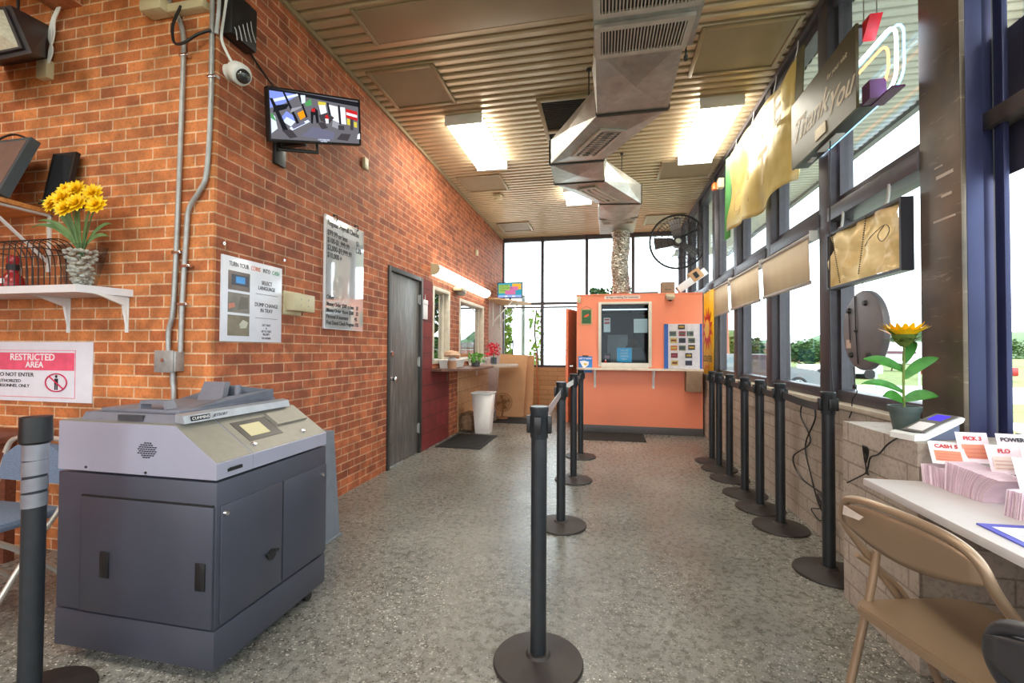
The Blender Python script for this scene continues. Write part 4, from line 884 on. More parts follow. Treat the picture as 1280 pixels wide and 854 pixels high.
# restricted sign
r = thing('restricted_area_sign', 'white and pink paper sign reading restricted area on the side brick wall', 'sign', (-3.45, YN, 1.09))
b = MB(); b.box((-3.86,YN-.006,.91),(-3.05,YN-.001,1.282)); b.build('paper', M('laminated_white', (222,222,232)), r)
PK = M('faded_red_print', (226,88,116), .5); yq = YN-.0075
b = MB(); b.box((-3.83,yq,1.105),(-3.19,yq+.001,1.215),.0); b.build('red_band', PK, r)
text('RESTRICTED', (-3.53,yq-.0006,1.185), .058, 'front', WHITEPA, r, sx=1.15, bold=.001); text('AREA', (-3.51,yq-.0006,1.138), .052, 'front', WHITEPA, r, sx=1.15, bold=.001)
for tx, zz, sz in (('DO NOT ENTER', 1.075, .036), ('AUTHORIZED', 1.035, .028), ('PERSONNEL ONLY', 1.005, .028)): text(tx, (-3.83,yq-.0006,zz), sz, 'front', INK, r, 'LEFT', sx=1.2)
b = MB(); b.tube([(-3.33+.085*math.cos(a*PI/16), yq-.001, 1.03+.055*math.sin(a*PI/16)) for a in range(32)], .004, 6, closed=True); b.tube([(-3.39,yq-.001,1.07),(-3.27,yq-.001,.99)], .004, 6); b.build('prohibition_ring', M('ring_red', (200,40,80), .5), r)
b = MB(); b.cyl((-3.33,yq-.001,1.068),.009,.001,12,axis='Y'); b.box((-3.345,yq-.0006,1.02),(-3.315,yq,1.055)); b.box((-3.343,yq-.0006,.985),(-3.333,yq,1.02)); b.box((-3.327,yq-.0006,.985),(-3.317,yq,1.02)); b.build('figure_icon', INK, r)
b = MB()
for z_ in (.935, 1.228): b.box((-3.86,yq,z_),(-3.18,yq+.001,z_+.003))
b.box((-3.183,yq,.935),(-3.18,yq+.001,1.23)); b.build('border_line', PK, r)
# lower shelf and what stands on it
r = thing('wall_shelf', 'white laminate shelf on white brackets carrying the flower vase', 'shelf', (-3.4, 2.0, 1.575))
b = MB(); b.prism([(-4.3,1.9,1.553),(-2.83,1.9,1.553),(-2.76,YN-.001,1.553),(-4.3,YN-.001,1.553)], (0,0,.042)); b.build('board', M('white_laminate', (214,210,212), .4, vary=.03), r, smooth=False)
for xx_ in (-3.25, -2.80, -3.85):
    b = MB(); b.box((xx_-.012,YN-.006,1.34),(xx_+.012,YN-.001,1.55)); b.prism([(xx_-.008,YN-.004,1.36),(xx_-.008,YN-.03,1.5),(xx_-.008,YN-.16,1.545),(xx_-.008,YN-.2,1.552),(xx_-.008,YN-.004,1.552)], (.016,0,0)); b.build('bracket', WHITEPL, r)
SH = 1.596
r = thing('flower_vase', 'square glass vase of pebbles with yellow artificial flowers on the white shelf', 'vase', (-2.97, 2.02, SH))
b = MB(); b.hexa([(-3.02,1.975,SH),(-2.92,1.975,SH),(-2.92,2.065,SH),(-3.02,2.065,SH),(-3.055,1.95,SH+.24),(-2.87,1.95,SH+.24),(-2.87,2.09,SH+.24),(-3.055,2.09,SH+.24)]); bmesh.ops.delete(b.bm, geom=[f for f in b.bm.faces if f.calc_center_median().z > SH+.23], context='FACES'); b.build('glass', glass('vase_glass', (214,226,236), .04), r)
rn = random.Random(4); PEB = M('pebbles', (226,208,184), .6, vary=.3, scale=30); b = MB()
for i in range(150):
    z_ = rn.uniform(.012, .215); wv = .036+.042*z_/.24; b.ball((-2.97+rn.uniform(-wv,wv), 2.02+rn.uniform(-wv,wv)*.75, SH+z_), rn.uniform(.011,.018), 1, (1.25,.9,.8), .1, rn)
o = b.build('pebbles', PEB, r); o['kind'] = 'stuff'
GRL = M('leaf_dusty_green', (104,136,84), .5, vary=.2); YEL = M('petal_yellow', (250,206,20), .5, vary=.12, scale=30)
def blade(base, tip, w_, m, par, name='leaf', up=.3):
    base, tip = Vector(base), Vector(tip); d = tip-base; side = d.cross(Vector((.3,-1,.4))).normalized(); b = MB(); n = 8; L = []; Rr = []; Ce = []
    for i in range(n+1):
        t = i/n; c = base.lerp(tip, t)+Vector((0,0,up*4*t*(1-t)*d.length*.35)); wd = w_*math.sin(PI*min(1,.12+t*.88))**.7*(1 if t < 1 else 0)
        L.append(b.bm.verts.new(c+side*wd)); Rr.append(b.bm.verts.new(c-side*wd)); Ce.append(b.bm.verts.new(c+Vector((0,.004,-.004))))
    for i in range(n):
        b.bm.faces.new((L[i],L[i+1],Ce[i+1],Ce[i])); b.bm.faces.new((Ce[i],Ce[i+1],Rr[i+1],Rr[i]))
    return b.build(name, m, par, fix=False)
for tp in ((-3.25,1.98,1.99),(-3.2,1.95,2.1),(-3.10,1.93,2.09),(-2.79,1.93,2.0),(-2.73,2.0,1.95),(-2.72,1.98,1.87),(-3.15,2.05,1.94),(-2.88,1.92,2.06),(-3.33,2.0,1.96)):
    blade((-2.97+rn.uniform(-.03,.03),2.02,SH+.2), tp, .014, GRL, r, up=.5)
hd = [(-3.10,1.98,2.10),(-3.02,1.97,2.14),(-2.93,1.96,2.14),(-2.84,1.98,2.12),(-2.97,1.92,2.08),(-2.88,1.93,2.05),(-3.05,1.93,2.06),(-2.80,1.97,2.05),(-2.93,1.91,2.02)]
for p in hd:
    b = MB(); b.tube([(-2.97,2.02,SH+.15),(Vector(p)*.5+Vector((-2.97,2.02,1.85))*.5),p], .0035, 6, 3); st = b.build('stem', GRL, r)
    b = MB(); c = Vector(p)
    ax_ = Vector(((p[0]+2.97)*1.5, -1, .35)).normalized(); RT = ax_.to_track_quat('Z','Y').to_matrix()
    for ring, (nn, ll, el) in enumerate(((11,.066,.1),(10,.058,.45),(8,.045,.85),(6,.03,1.2))):
        for i in range(nn):
            a = 2*PI*i/nn+ring*.3+rn.uniform(-.1,.1); dv = RT @ (Vector((math.cos(a)*math.cos(el), math.sin(a)*math.cos(el), math.sin(el)))*ll); sv = RT @ (Vector((-math.sin(a), math.cos(a), 0))*.017)
            b.poly([c, c+dv*.55+sv, c+dv, c+dv*.55-sv])
    b.build('blossom', YEL, st, smooth=False, fix=False)
# wire rack and red item
r = thing('wire_rack', 'black wire basket rack on the white shelf left of the vase', 'rack', (-3.35, 2.02, SH))
b = MB(); WR = M('black_wire', (44,38,38), .4, .4)
for i in range(11):
    x_ = -3.60+i*.045; b.tube([(x_,1.93,SH+.003),(x_,1.93,SH+.22),(x_+.005,1.95,SH+.27),(x_+.01,2.05,SH+.285),(x_+.01,2.11,SH+.20),(x_+.01,2.12,SH+.003)], .0028, 6, 3)
for z_ in (.004,.22): b.tube([(-3.60,1.93,SH+z_),(-3.15,1.93,SH+z_),(-3.13,2.12,SH+z_-.0),(-3.6,2.12,SH+z_)], .003, 6, closed=True)
b.build('wire_frame', WR, r)
r = thing('red_ornament', 'small dark red bottle shaped ornament standing in the wire rack', 'ornament', (-3.52, 2.02, SH))
b = MB(); b.lathe([(0,0),(.05,0),(.055,.02),(.05,.07),(.025,.10),(.022,.15),(.028,.16),(.028,.19),(.018,.205),(0,.205)], (-3.50,2.02,SH), 20); b.build('body', M('deep_red_gloss', (150,36,40), .25, vary=.15), r)
b = MB(); b.box((-3.52,1.966,SH+.03),(-3.48,1.972,SH+.06)); b.build('label', WHITEPA, r)
b = MB(); b.lathe([(.0285,.115),(.0295,.12),(.0295,.145),(.0285,.15)], (-3.50,2.02,SH), 20); b.build('neck_band', INK, r)
# upper shelf + monitors
r = thing('wooden_shelf', 'brown wooden shelf on white brackets holding two monitors', 'shelf', (-3.6, 1.95, 2.09))
b = MB(); b.prism([(-4.4,1.75,2.08),(-3.38,1.75,2.08),(-3.36,1.80,2.08),(-3.40,YN-.001,2.08),(-4.4,YN-.001,2.08)], (0,0,.025)); b.build('board', wood('amber_wood', (176,108,52), (222,150,82), 5), r)
for xx_ in (-3.42, -4.05):
    b = MB(); b.box((xx_-.014,YN-.008,1.72),(xx_+.014,YN-.001,2.08)); b.box((xx_-.014,YN-.36,2.068),(xx_+.014,YN-.001,2.079)); b.build('bracket', WHITEPL, r)
    b = MB(); b.tube([(xx_,YN-.008,1.78),(xx_,YN-.32,2.068)], 0, flat=(.012,.004)); b.build('diagonal_brace', WHITEPL, r)
r = thing('monitor', 'dark monitor tipped back on the wooden shelf, screen facing left', 'monitor', (-3.55, 1.98, 2.105), 'monitors on the wooden shelf')
def tilt_mon(x0_, x1_, yb_, yt_, zb_, zt2, th, m, scm_):
    n_ = Vector((0, -(zt2-zb_), (yt_-yb_))).normalized()
    def q_(x, t, h): return Vector((x, yb_+(yt_-yb_)*t, zb_+(zt2-zb_)*t)) + n_*h
    def sl_(u0,u1,t0,t1,h0,h1): b = MB(); b.hexa([q_(u0,t0,h0),q_(u1,t0,h0),q_(u1,t0,h1),q_(u0,t0,h1),q_(u0,t1,h0),q_(u1,t1,h0),q_(u1,t1,h1),q_(u0,t1,h1)]); return b
    sl_(x0_,x1_,0,1,-th,0).build('casing', m, r); sl_(x0_+.02,x1_-.02,.06,.95,-.002,.002).build('screen', scm_, r)
    b = MB(); b.box(((x0_+x1_)/2-.09, yb_-.02, 2.105), ((x0_+x1_)/2+.09, yb_+.12, 2.118), .003); b.box(((x0_+x1_)/2-.02, yb_+.05, 2.118), ((x0_+x1_)/2+.02, yb_+.07, 2.3)); b.build('stand', BLACKPL, r)
tilt_mon(-3.86,-3.345,1.86,2.0,2.12,2.50,.05,M('dark_teal_plastic', (62,74,80), .4),M('brown_reflection_screen', (120,98,90), .15))  # first screen's base colour is a painted brownish reflection
b = MB(); b.tube([(-3.40,2.03,2.5),(-3.52,2.02,2.54),(-3.62,2.0,2.50),(-3.68,1.98,2.40)], .006, 8, 5); b.build('cable', BLACKPL, r)
r = thing('monitor', 'flat black monitor leaning near the brick wall at the right end of the wooden shelf', 'monitor', (-3.22, 2.08, 2.105), 'monitors on the wooden shelf')
tilt_mon(-3.335,-3.15,2.05,2.10,2.125,2.44,.025,BLACKPL,M('dark_screen', (34,36,40), .15))
# left folding chair (grey blue fabric) + wood table
r = thing('padded_folding_chair', 'folding chair with blue grey fabric back and seat behind the taped post', 'chair', (-2.85, 1.72, 0))
FAB = M('blue_grey_fabric', (104,118,140), .9, vary=.15, scale=120, bump=.3); PWT = M('pale_steel_tube', (196,190,180), .35, .5, vary=.05)
def yy_(u, v, z): return (-2.88+u, 1.55+v, z)
b = MB(); b.prism([(-3.12,1.76,.56),(-2.66,1.76,.56),(-2.65,1.765,.62),(-2.68,1.77,.69),(-2.78,1.775,.745),(-2.9,1.775,.755),(-3.02,1.775,.735),(-3.1,1.77,.68)], (0,.035,0)); b.build('backrest', FAB, r)
b = MB(); b.box((-3.1,1.38,.42),(-2.62,1.74,.465),.02); b.build('seat', FAB, r)
for i, x_ in enumerate((-3.12,-2.62)):
    b = MB(); b.tube([(x_,1.8,.74-.05),(x_,1.74,.5),(x_,1.6,.3),(x_,1.42,.0)], .0125, 10, 4); b.build('leg', PWT, r)
    b = MB(); b.tube([(x_+.01,1.42,.43),(x_+.01,1.58,.3),(x_+.01,1.84,.0)], .0125, 10, 4); b.build('leg', PWT, r)
b = MB(); b.tube([(-3.12,1.79,.69),(-3.08,1.8,.76),(-2.9,1.8,.78),(-2.7,1.8,.76),(-2.62,1.79,.69)], .0125, 10, 5); b.build('back_frame', PWT, r)
b = MB(); b.tube([(-3.12,1.48,.1),(-2.62,1.48,.1)], .009, 8); b.build('stretcher', PWT, r)
r = thing('wooden_table', 'dark brown wooden table top at the left edge behind the padded chair', 'table', (-3.7, 1.95, 0))
b = MB(); b.box((-4.4,1.84,.70),(-3.33,2.13,.74),.004); b.build('tabletop', wood('dark_brown_wood', (88,46,34), (124,70,48)), r)
for x_ in (-4.3,-3.42): b = MB(); b.box((x_-.025,1.95,0),(x_+.025,2.0,.70)); b.build('leg', wood('dark_brown_wood2', (88,46,34), (124,70,48)), r)
# floor plate fragment in front of the machine
b = MB(); b.lathe([(0,0),(.15,0),(.155,.006),(.14,.014),(0,.018)], (-1.93,1.205,0), 36); tag(b.build('floor_plate', M('brown_black_plate', (66,58,52), .6)), 'round dark metal base plate lying on the floor in front of the coin machine', 'plate')

# ------------------------------------------------ service windows area
r = thing('tube_light', 'long curved white fluorescent tube light over the two service windows', 'wall light', (X, 6.7, 2.3))
b = MB(); b.prism([(X-.001,5.4,2.21),(X+.05,5.4,2.21),(X+.10,5.4,2.24),(X+.12,5.4,2.29),(X+.10,5.4,2.34),(X-.001,5.4,2.36)], (0,.03,0)); b.build('end_cap', CREAM, r)
b = MB(); b.prism([(X-.001,8.0,2.21),(X+.05,8.0,2.21),(X+.10,8.0,2.24),(X+.12,8.0,2.29),(X+.10,8.0,2.34),(X-.001,8.0,2.36)], (0,.03,0)); b.build('end_cap', CREAM, r)
b = MB(); b.prism([(X+.002,5.43,2.21),(X+.05,5.43,2.21),(X+.10,5.43,2.24),(X+.117,5.43,2.29),(X+.10,5.43,2.335),(X+.002,5.43,2.35)], (0,1.38,0)); b.prism([(X+.002,6.84,2.21),(X+.05,6.84,2.21),(X+.10,6.84,2.24),(X+.117,6.84,2.29),(X+.10,6.84,2.335),(X+.002,6.84,2.35)], (0,1.16,0)); b.build('diffuser', EM('wall_tube_diffuser', (255,248,228), 7), r)
r = thing('dome_camera', 'small cream dome camera under the tube light between the service windows', 'camera', (X, 6.35, 2.13))
b = MB(); b.box((X-.002,6.25,2.11),(X+.14,6.5,2.17),.02); b.build('mount', CREAM, r); b = MB(); b.lathe([(0,.03),(.07,.02),(.075,0),(.05,-.04),(0,-.055)], (X+.08,6.4,2.10), 24); b.build('dome', M('smoky_dome', (150,146,140), .15), r)
b = MB(); b.box((X-.002,5.13,1.62),(X+.02,5.27,1.84),.006); b.box((X+.0,5.14,1.80),(X+.03,5.26,1.86),.01); tag(b.build('hanging_bag', WHITEPA), 'white bag hanging on the red painted jamb beside the grey door', 'bag')
b = MB(); b.tube([(X+.01,5.2,1.86),(X+.012,5.2,1.93)], .003, 6); tag(b.build('bag_string', WHITEPA), 'short string holding the white bag on the red jamb', 'string')
SHB = wood('dark_walnut', (84,52,40), (120,80,60), 5, 1)
r = thing('service_counter', 'dark wooden counter shelf under the two service windows', 'counter', (X+.15, 6, .97))
b = MB(); b.prism([(X+.006,5.42,.965),(X+.15,5.42,.965),(X+.46,5.75,.965),(X+.5,6.3,.965),(X+.46,6.9,.965),(X+.006,6.9,.965)], (0,0,.03)); b.build('top', SHB, r)
r = thing('grey_counter', 'pale grey wooden counter piece at the far end of the service counter', 'counter', (X+.3, 7.4, .97))
b = MB(); b.prism([(X+.006,6.91,.965),(X+.52,6.91,.965),(X+.78,7.3,.965),(X+.6,8.2,.965),(X+.006,8.2,.965)], (0,0,.028)); b.build('top', wood('grey_wood', (150,132,118), (186,170,156), 5, 1), r)
b = MB(); b.tube([(X+.012,7.5,.80),(X+.012,7.5,.955),(X+.35,7.5,.957)], 0, flat=(.015,.006)); b.build('bracket', WHITEPL, r)
b = MB(); b.tube([(X+.012,6.0,.80),(X+.012,6.0,.955),(X+.3,6.0,.957)], 0, flat=(.015,.006)); b.build('bracket', SHB, bpy.data.objects['service_counter'])
CT = .996
def planter(y0, y1, label, txt=None):
    r = thing('white_tray', label, 'box', (X+.1, (y0+y1)/2, CT), 'white boxes on the service counter'); b = MB(); b.hexa([(X+.03,y0+.02,CT),(X+.13,y0+.02,CT),(X+.13,y1-.02,CT),(X+.03,y1-.02,CT),(X+.02,y0,CT+.11),(X+.16,y0,CT+.11),(X+.16,y1,CT+.11),(X+.02,y1,CT+.11)]); b.build('body', WHITEPL, r)
    b = MB(); b.box((X+.015,y0-.005,CT+.10),(X+.165,y1+.005,CT+.115),.003); b.build('rim', WHITEPL, r)
    if txt: text(txt, (X+.155,(y0+y1)/2+.1,CT+.04), .06, 'left', INK, r)
planter(5.66, 6.38, 'long white box on the counter under the first service window')
planter(6.95, 7.9, 'long white box with dark lettering under the second service window', 'U-HAUL')
for (x_, y_, nm, lb, kind) in ((X+.24, 5.56, 'mushroom_planter', 'tan round topped dried arrangement in a brown pot at the near end of the counter', 0), (X+.30, 6.45, 'potted_plant', 'small leafy green plant in a dark pot on the counter', 1), (X+.30, 7.55, 'red_flower_pot', 'red artificial flowers in a glass on the counter under the second window', 2)):
    r = thing(nm, lb, 'plant', (x_, y_, CT)); b = MB(); rn = random.Random(kind+20)
    if kind == 0:
        b.lathe([(0,0),(.055,0),(.06,.07),(.05,.11),(.04,.11),(0,.1)], (x_,y_,CT), 20); b.build('pot', M('brown_pot', (168,124,92), .6), r)
        b = MB(); b.lathe([(0,.11),(.05,.11),(.06,.14),(0,.16)], (x_,y_,CT), 20); b.build('collar', WHITEPL, r)
        b = MB(); b.lathe([(0,.15),(.09,.16),(.11,.18),(.09,.22),(.04,.235),(0,.24)], (x_,y_,CT), 24); [v.co.__iadd__(Vector([rn.uniform(-.006,.006) for _ in range(3)])) for v in b.bm.verts]; b.build('dried_top', M('dried_tan', (206,170,140), .9, vary=.2, scale=60, bump=.5), r)
    elif kind == 1:
        b.lathe([(0,0),(.06,0),(.07,.09),(.06,.09),(0,.08)], (x_,y_,CT), 20); b.build('pot', M('dark_pot', (70,72,76), .5), r)
        b = MB(); leafcloud(b, 160, (x_-.11,y_-.14,CT+.06,x_+.11,y_+.14,CT+.2), .05, rn); b.build('leaves', M('fresh_leaf', (90,150,50), .6, vary=.25, scale=40), r, smooth=False, fix=False)
    else:
        b.lathe([(0,0),(.05,0),(.055,.12),(.05,.12),(.045,.01),(0,.01)], (x_,y_,CT), 20); b.build('glass_pot', glass('vase_glass'), r)
        b = MB(); b.tube([(x_,y_,CT+.01),(x_,y_,CT+.2)], .012, 8); b.build('stem', GRL, r)
        b = MB(); leafcloud(b, 130, (x_-.10,y_-.13,CT+.16,x_+.10,y_+.13,CT+.36), .06, rn); b.build('blossoms', M('bright_red_petal', (214,34,56), .5, vary=.15), r, smooth=False, fix=False)
# things standing behind/near: trash can, bundle, fan, cardboard, mats
r = thing('waste_bin', 'tall translucent white waste bin below the service counter', 'bin', (-1.80, 6.55, 0))
b = MB(); m0 = [(-1.90,6.44,.002),(-1.69,6.44,.002),(-1.69,6.64,.002),(-1.90,6.64,.002)]; m1 = [(-1.945,6.40,.6),(-1.65,6.40,.6),(-1.65,6.68,.6),(-1.945,6.68,.6)]
b.hexa(m0+m1); bmesh.ops.delete(b.bm, geom=[f for f in b.bm.faces if f.calc_center_median().z > .59], context='FACES'); o = b.build('bin_body', M('milky_plastic', (226,220,216), .35, vary=.03), r); md = o.modifiers.new('s', 'SOLIDIFY'); md.thickness = .004
b = MB(); b.tube([(-1.95,6.395,.6),(-1.645,6.395,.6),(-1.645,6.685,.6),(-1.95,6.685,.6)], .012, 8, closed=True); b.build('rim', WHITEPL, r)
b = MB(); b.box((-1.93,6.42,.57),(-1.665,6.66,.58)); b.build('red_liner', M('liner_red', (190,120,110), .6), r)
b = MB(); rn = random.Random(8)
b.box((-2.17,6.55,.0),(-1.97,6.95,.26),.03); bmesh.ops.subdivide_edges(b.bm, edges=b.bm.edges[:], cuts=3, use_grid_fill=True); [v.co.__iadd__(Vector([rn.uniform(-.018,.018) for _ in range(2)]+[rn.uniform(0,.018)])) for v in b.bm.verts]
tag(b.build('folded_paper_bag', M('kraft_bag', (150,120,92), .9, vary=.35, scale=20, bump=.6)), 'crumpled brown bag of papers on the floor left of the white bin', 'bag')
def mat_(x0, y0, x1, y1, label, rz=0):
    r = thing('floor_mat', label, 'mat', ((x0+x1)/2, (y0+y1)/2, 0), 'black rubber floor mats'); b = MB(); b.box((x0,y0,.001),(x1,y1,.010),.004); b.build('mat_border', RUBBER, r)
    b = MB(); n = 14
    for i in range(n): b.box((x0+.04, y0+.04+(y1-y0-.08)*i/n, .009), (x1-.04, y0+.04+(y1-y0-.08)*(i+.6)/n, .013))
    b.build('ribbed_field', RUBBER, r)
mat_(-2.13, 5.42, -1.53, 6.34, 'black ribbed rubber mat in front of the red blockwork and the white bin')
mat_(-1.9, 7.45, -1.3, 8.05, 'dark mat below the leaning cardboard sheets')
mat_(-.37, 6.35, .55, 6.96, 'brown-black mat on the floor before the orange booth')
CARD = M('cardboard', (204,160,118), .8, vary=.06, scale=5)
r = thing('cardboard_sheet', 'large flat cardboard sheet leaning near the far window, the nearer one', 'cardboard', (-1.75, 8.2, 0), 'cardboard sheets leaning at the far window')
b = MB(); b.hexa([(-2.0,8.15,.012),(-1.48,8.13,.012),(-1.48,8.17,.012),(-2.0,8.19,.012),(-1.97,8.34,1.17),(-1.44,8.30,1.15),(-1.44,8.33,1.15),(-1.97,8.37,1.17)]); o = b.build('sheet', CARD, r)
b = MB(); b.box((-1.965,8.318,1.06),(-1.445,8.32,1.063)); b.build('fold_line', M('kraft_dark', (150,112,78), .9), o)
r = thing('cardboard_sheet', 'second cardboard sheet, showing as a strip behind the nearer one', 'cardboard', (-1.6, 8.5, 0), 'cardboard sheets leaning at the far window')
b = MB(); b.hexa([(-1.9,8.42,.001),(-1.36,8.42,.001),(-1.36,8.45,.001),(-1.9,8.45,.001),(-1.9,8.62,1.14),(-1.36,8.62,1.14),(-1.36,8.65,1.14),(-1.9,8.65,1.14)]); o = b.build('sheet', CARD, r)
b = MB(); b.box((-1.89,8.6,1.1),(-1.37,8.605,1.102)); b.build('fold_line', M('kraft_dark', (150,112,78)), o)
r = thing('wooden_broom', 'orange brown wooden handle leaning beside the cardboard sheets', 'broom', (-1.25, 8.5, 0))
b = MB(); b.tube([(-1.22,8.38,.04),(-1.33,8.66,1.2)], .013, 10); b.build('handle', M('orange_wood', (176,96,52), .5), r)
b = MB(); b.box((-1.30,8.34,0),(-1.14,8.42,.05),.01); b.build('brush_head', M('broom_dark', (90,60,44), .8), r)
for i, (pp_, lb) in enumerate((([(-1.86,8.9,0),(-1.86,9.0,1.45)], 'thin dark pole standing behind the cardboard, left one'), ([(-1.62,8.85,0),(-1.56,9.0,1.55),(-1.48,8.85,0)], 'narrow black easel of two legs rising behind the cardboard'))):
    b = MB(); b.tube(pp_, .014, 8); tag(b.build('easel_pole', BLACKPL), lb, 'pole')
r = thing('wicker_fan', 'small brown wire cage floor fan in front of the cardboard sheet', 'fan', (-1.78, 7.9, 0))
fc = Vector((-1.80, 7.86, .31)); WI = M('rusty_wire', (150,110,72), .6, .3)
b = MB()
for rr in (.165,.12,.075,.035): b.tube([(fc.x+rr*math.cos(a*PI/16), fc.y-.03*(1-rr/.165), fc.z+rr*math.sin(a*PI/16)) for a in range(32)], .005 if rr > .15 else .003, 6, closed=True)
for a in range(24): b.tube([(fc.x+.03*math.cos(a*PI/12), fc.y-.028, fc.z+.03*math.sin(a*PI/12)), (fc.x+.165*math.cos(a*PI/12), fc.y, fc.z+.165*math.sin(a*PI/12)), (fc.x+.08*math.cos(a*PI/12), fc.y+.07, fc.z+.08*math.sin(a*PI/12))], .0025, 5)
b.build('cage', WI, r)
b = MB(); b.cyl((fc.x, fc.y+.02, fc.z), .045, .09, 18, axis='Y'); b.build('motor', M('kraft_dark', (150,112,78)), r)
b = MB()
for a in range(4):
    t_ = a*PI/2+.3; b.prism([(fc.x+.02*math.cos(t_), fc.y, fc.z+.02*math.sin(t_)), (fc.x+.13*math.cos(t_-.3), fc.y, fc.z+.13*math.sin(t_-.3)), (fc.x+.14*math.cos(t_+.3), fc.y+.02, fc.z+.14*math.sin(t_+.3))], (0,.003,0))
b.build('blades', WI, r)
b = MB(); b.tube([(fc.x, fc.y+.07, fc.z),(fc.x-.03, fc.y+.08,.1),(fc.x-.03, fc.y+.05,.02)], .016, 10); b.lathe([(0,0),(.11,0),(.11,.012),(.03,.03),(0,.03)], (fc.x-.03, fc.y+.05, .012), 24); b.build('stand', M('kraft_dark', (150,112,78)), r)
# corner tv on wooden shelf
r = thing('corner_shelf', 'unpainted wooden shelf with pale braces across the far left corner', 'shelf', (-1.9, 9.1, 2.2))
b = MB(); b.prism([(X+.009,8.2,2.2),(X+.22,8.2,2.2),(-1.52,9.2,2.2),(-1.55,9.4,2.2),(X+.009,9.4,2.2)], (0,0,.03)); b.build('board', wood('pine', (206,160,112), (230,190,142)), r)
for yb_ in (8.6,9.2): b = MB(); b.tube([(X+.02,yb_,1.8),(-1.80,yb_,2.2)], 0, flat=(.015,.008)); b.tube([(X+.012,yb_,1.72),(X+.012,yb_,2.2)], 0, flat=(.015,.006)); b.build('brace', PWT, r)
r = thing('small_television', 'small television with a colourful picture on the corner shelf', 'television', (-2.0, 9.1, 2.23))
b = MB(); b.box((-2.18,8.94,2.30),(-1.66,8.98,2.63),.005); b.build('casing', BLACKPL, r)
b = MB(); b.box((-2.0,8.94,2.231),(-1.84,9.06,2.25)); b.box((-1.94,8.96,2.24),(-1.90,8.99,2.31)); b.build('stand', BLACKPL, r)
scc = [EM('tv_teal', (60,150,170),1), EM('tv_pink', (200,110,150),1), EM('tv_orange', (226,170,60),1), EM('tv_lilac', (150,170,226),1), EM('tv_lime', (150,180,90),1), EM('tv_white', (226,232,240),1)]
b = MB(); z0, z1 = 2.32, 2.615; q_ = [(0,(0,0,1,1)),(4,(.02,.3,.5,.9)),(1,(.3,.2,.75,.5)),(2,(.6,.55,.98,.95)),(1,(.5,.5,.85,.75)),(3,(0,0,1,.16)),(5,(.3,.03,.4,.12)),(5,(.6,.04,.72,.12)),(0,(.74,.2,1,.5))]; h = 8.9395
for mi, (u0,v0,u1,v1) in q_: b.mat(mi); b.poly([(-2.165+.49*u0,h,z0+(z1-z0)*v0),(-2.165+.49*u1,h,z0+(z1-z0)*v0),(-2.165+.49*u1,h,z0+(z1-z0)*v1),(-2.165+.49*u0,h,z0+(z1-z0)*v1)]); h -= .0003
b.build('screen_picture', scc, r, smooth=False, fix=False)
for tx, zz in (('CASH FOR',2.56),('YOUR CHECKS',2.51),('TODAY',2.46)): text(tx, (-2.14,8.934,zz), .05, 'front', EM('tv_ink', (40,80,60),1), r, 'LEFT', sx=.8)
# ================================================================== BOOTH
OR = M('salmon_orange_paint', (236,138,104), .5, vary=.04, scale=2)
WF = M('aluminium_white_frame', (206,200,188), .4, .2, vary=.05)
x0, x1, y0, y1, zt_ = -.44, 1.395, 7.0, 9.3, 2.09
BT = thing('cashier_booth', 'salmon orange cashier booth with a glass service window at the far end', 'booth', ((x0+x1)/2, (y0+y1)/2, 0))
b = MB()
wall_cells([x0, x1], [0, zt_], [(-.08, .65, 1.0, 1.96)], lambda a, c, z0, z1: b.box((a, y0, z0), (c, y0+.1, z1)))
b.box((x0, y0+.1, 0), (x0+.09, 7.75, zt_)); b.box((x0, 7.75, 2.0), (x0+.09, 8.62, zt_)); b.box((x0, 8.62, 0), (x0+.09, y1, zt_)); b.box((x0+.09, y1-.09, 0), (x1, y1, zt_)); b.box((x1-.05, y0+.1, 0), (x1, y1-.09, zt_))
b.build('walls', OR, BT, smooth=False)
b = MB(); b.box((x0-.01, y0-.01, zt_), (x1+.0, y1, zt_+.02), .003); b.build('roof_board', OR, BT)
b = MB(); b.box((x0-.012, y0-.014, .0), (x1-.0, y0+.001, .11), .003); b.box((x0-.012, y0, 0), (x0+.001, 7.75, .11)); b.build('skirting', M('dark_grey_skirting', (86,84,86), .5), BT)
b = MB(); b.box((x0+.09, y1-.1, .1), (x1-.05, y1-.095, zt_)); b.box((x1-.06, y0+.1, .1), (x1-.052, y1-.1, zt_)); b.box((x0+.09, y0+.11, 1.99), (x1-.06, y1-.1, 2.02)); b.build('inner_lining', M('booth_teal_lining', (56,80,90), .7), BT)
b = MB(); t_ = .045
b.box((-.11,y0-.03,1.0),(-.11+t_,y0+.06,1.985),.003); b.box((.675-t_,y0-.03,1.0),(.675,y0+.06,1.985),.003); b.box((-.11+t_,y0-.03,1.95),(.675-t_,y0+.06,1.985),.003); b.box((-.11+t_,y0-.04,.975),(.675-t_,y0+.08,1.06),.004)
wf = b.build('window_frame', WF, BT)
b = MB(); b.box((-.065,y0+.02,1.06),(.63,y0+.026,1.95)); b.build('window_glass', glass('booth_glass', (225,236,240), .01), wf)
b = MB(); b.box((-.05,y0+.035,1.865),(.615,y0+.05,1.885)); b.build('light_strip', EM('booth_strip', (250,252,255), 1.2), wf)
b = MB(); b.prism([(x0+.0,y0-.001,.955),(x0+.12,y0-.17,.955),(x1-.01,y0-.17,.955),(x1-.01,y0-.001,.955)], (0,0,.028)); sh = b.build('counter_shelf', M('cream_laminate', (222,206,188), .4), BT, smooth=False)
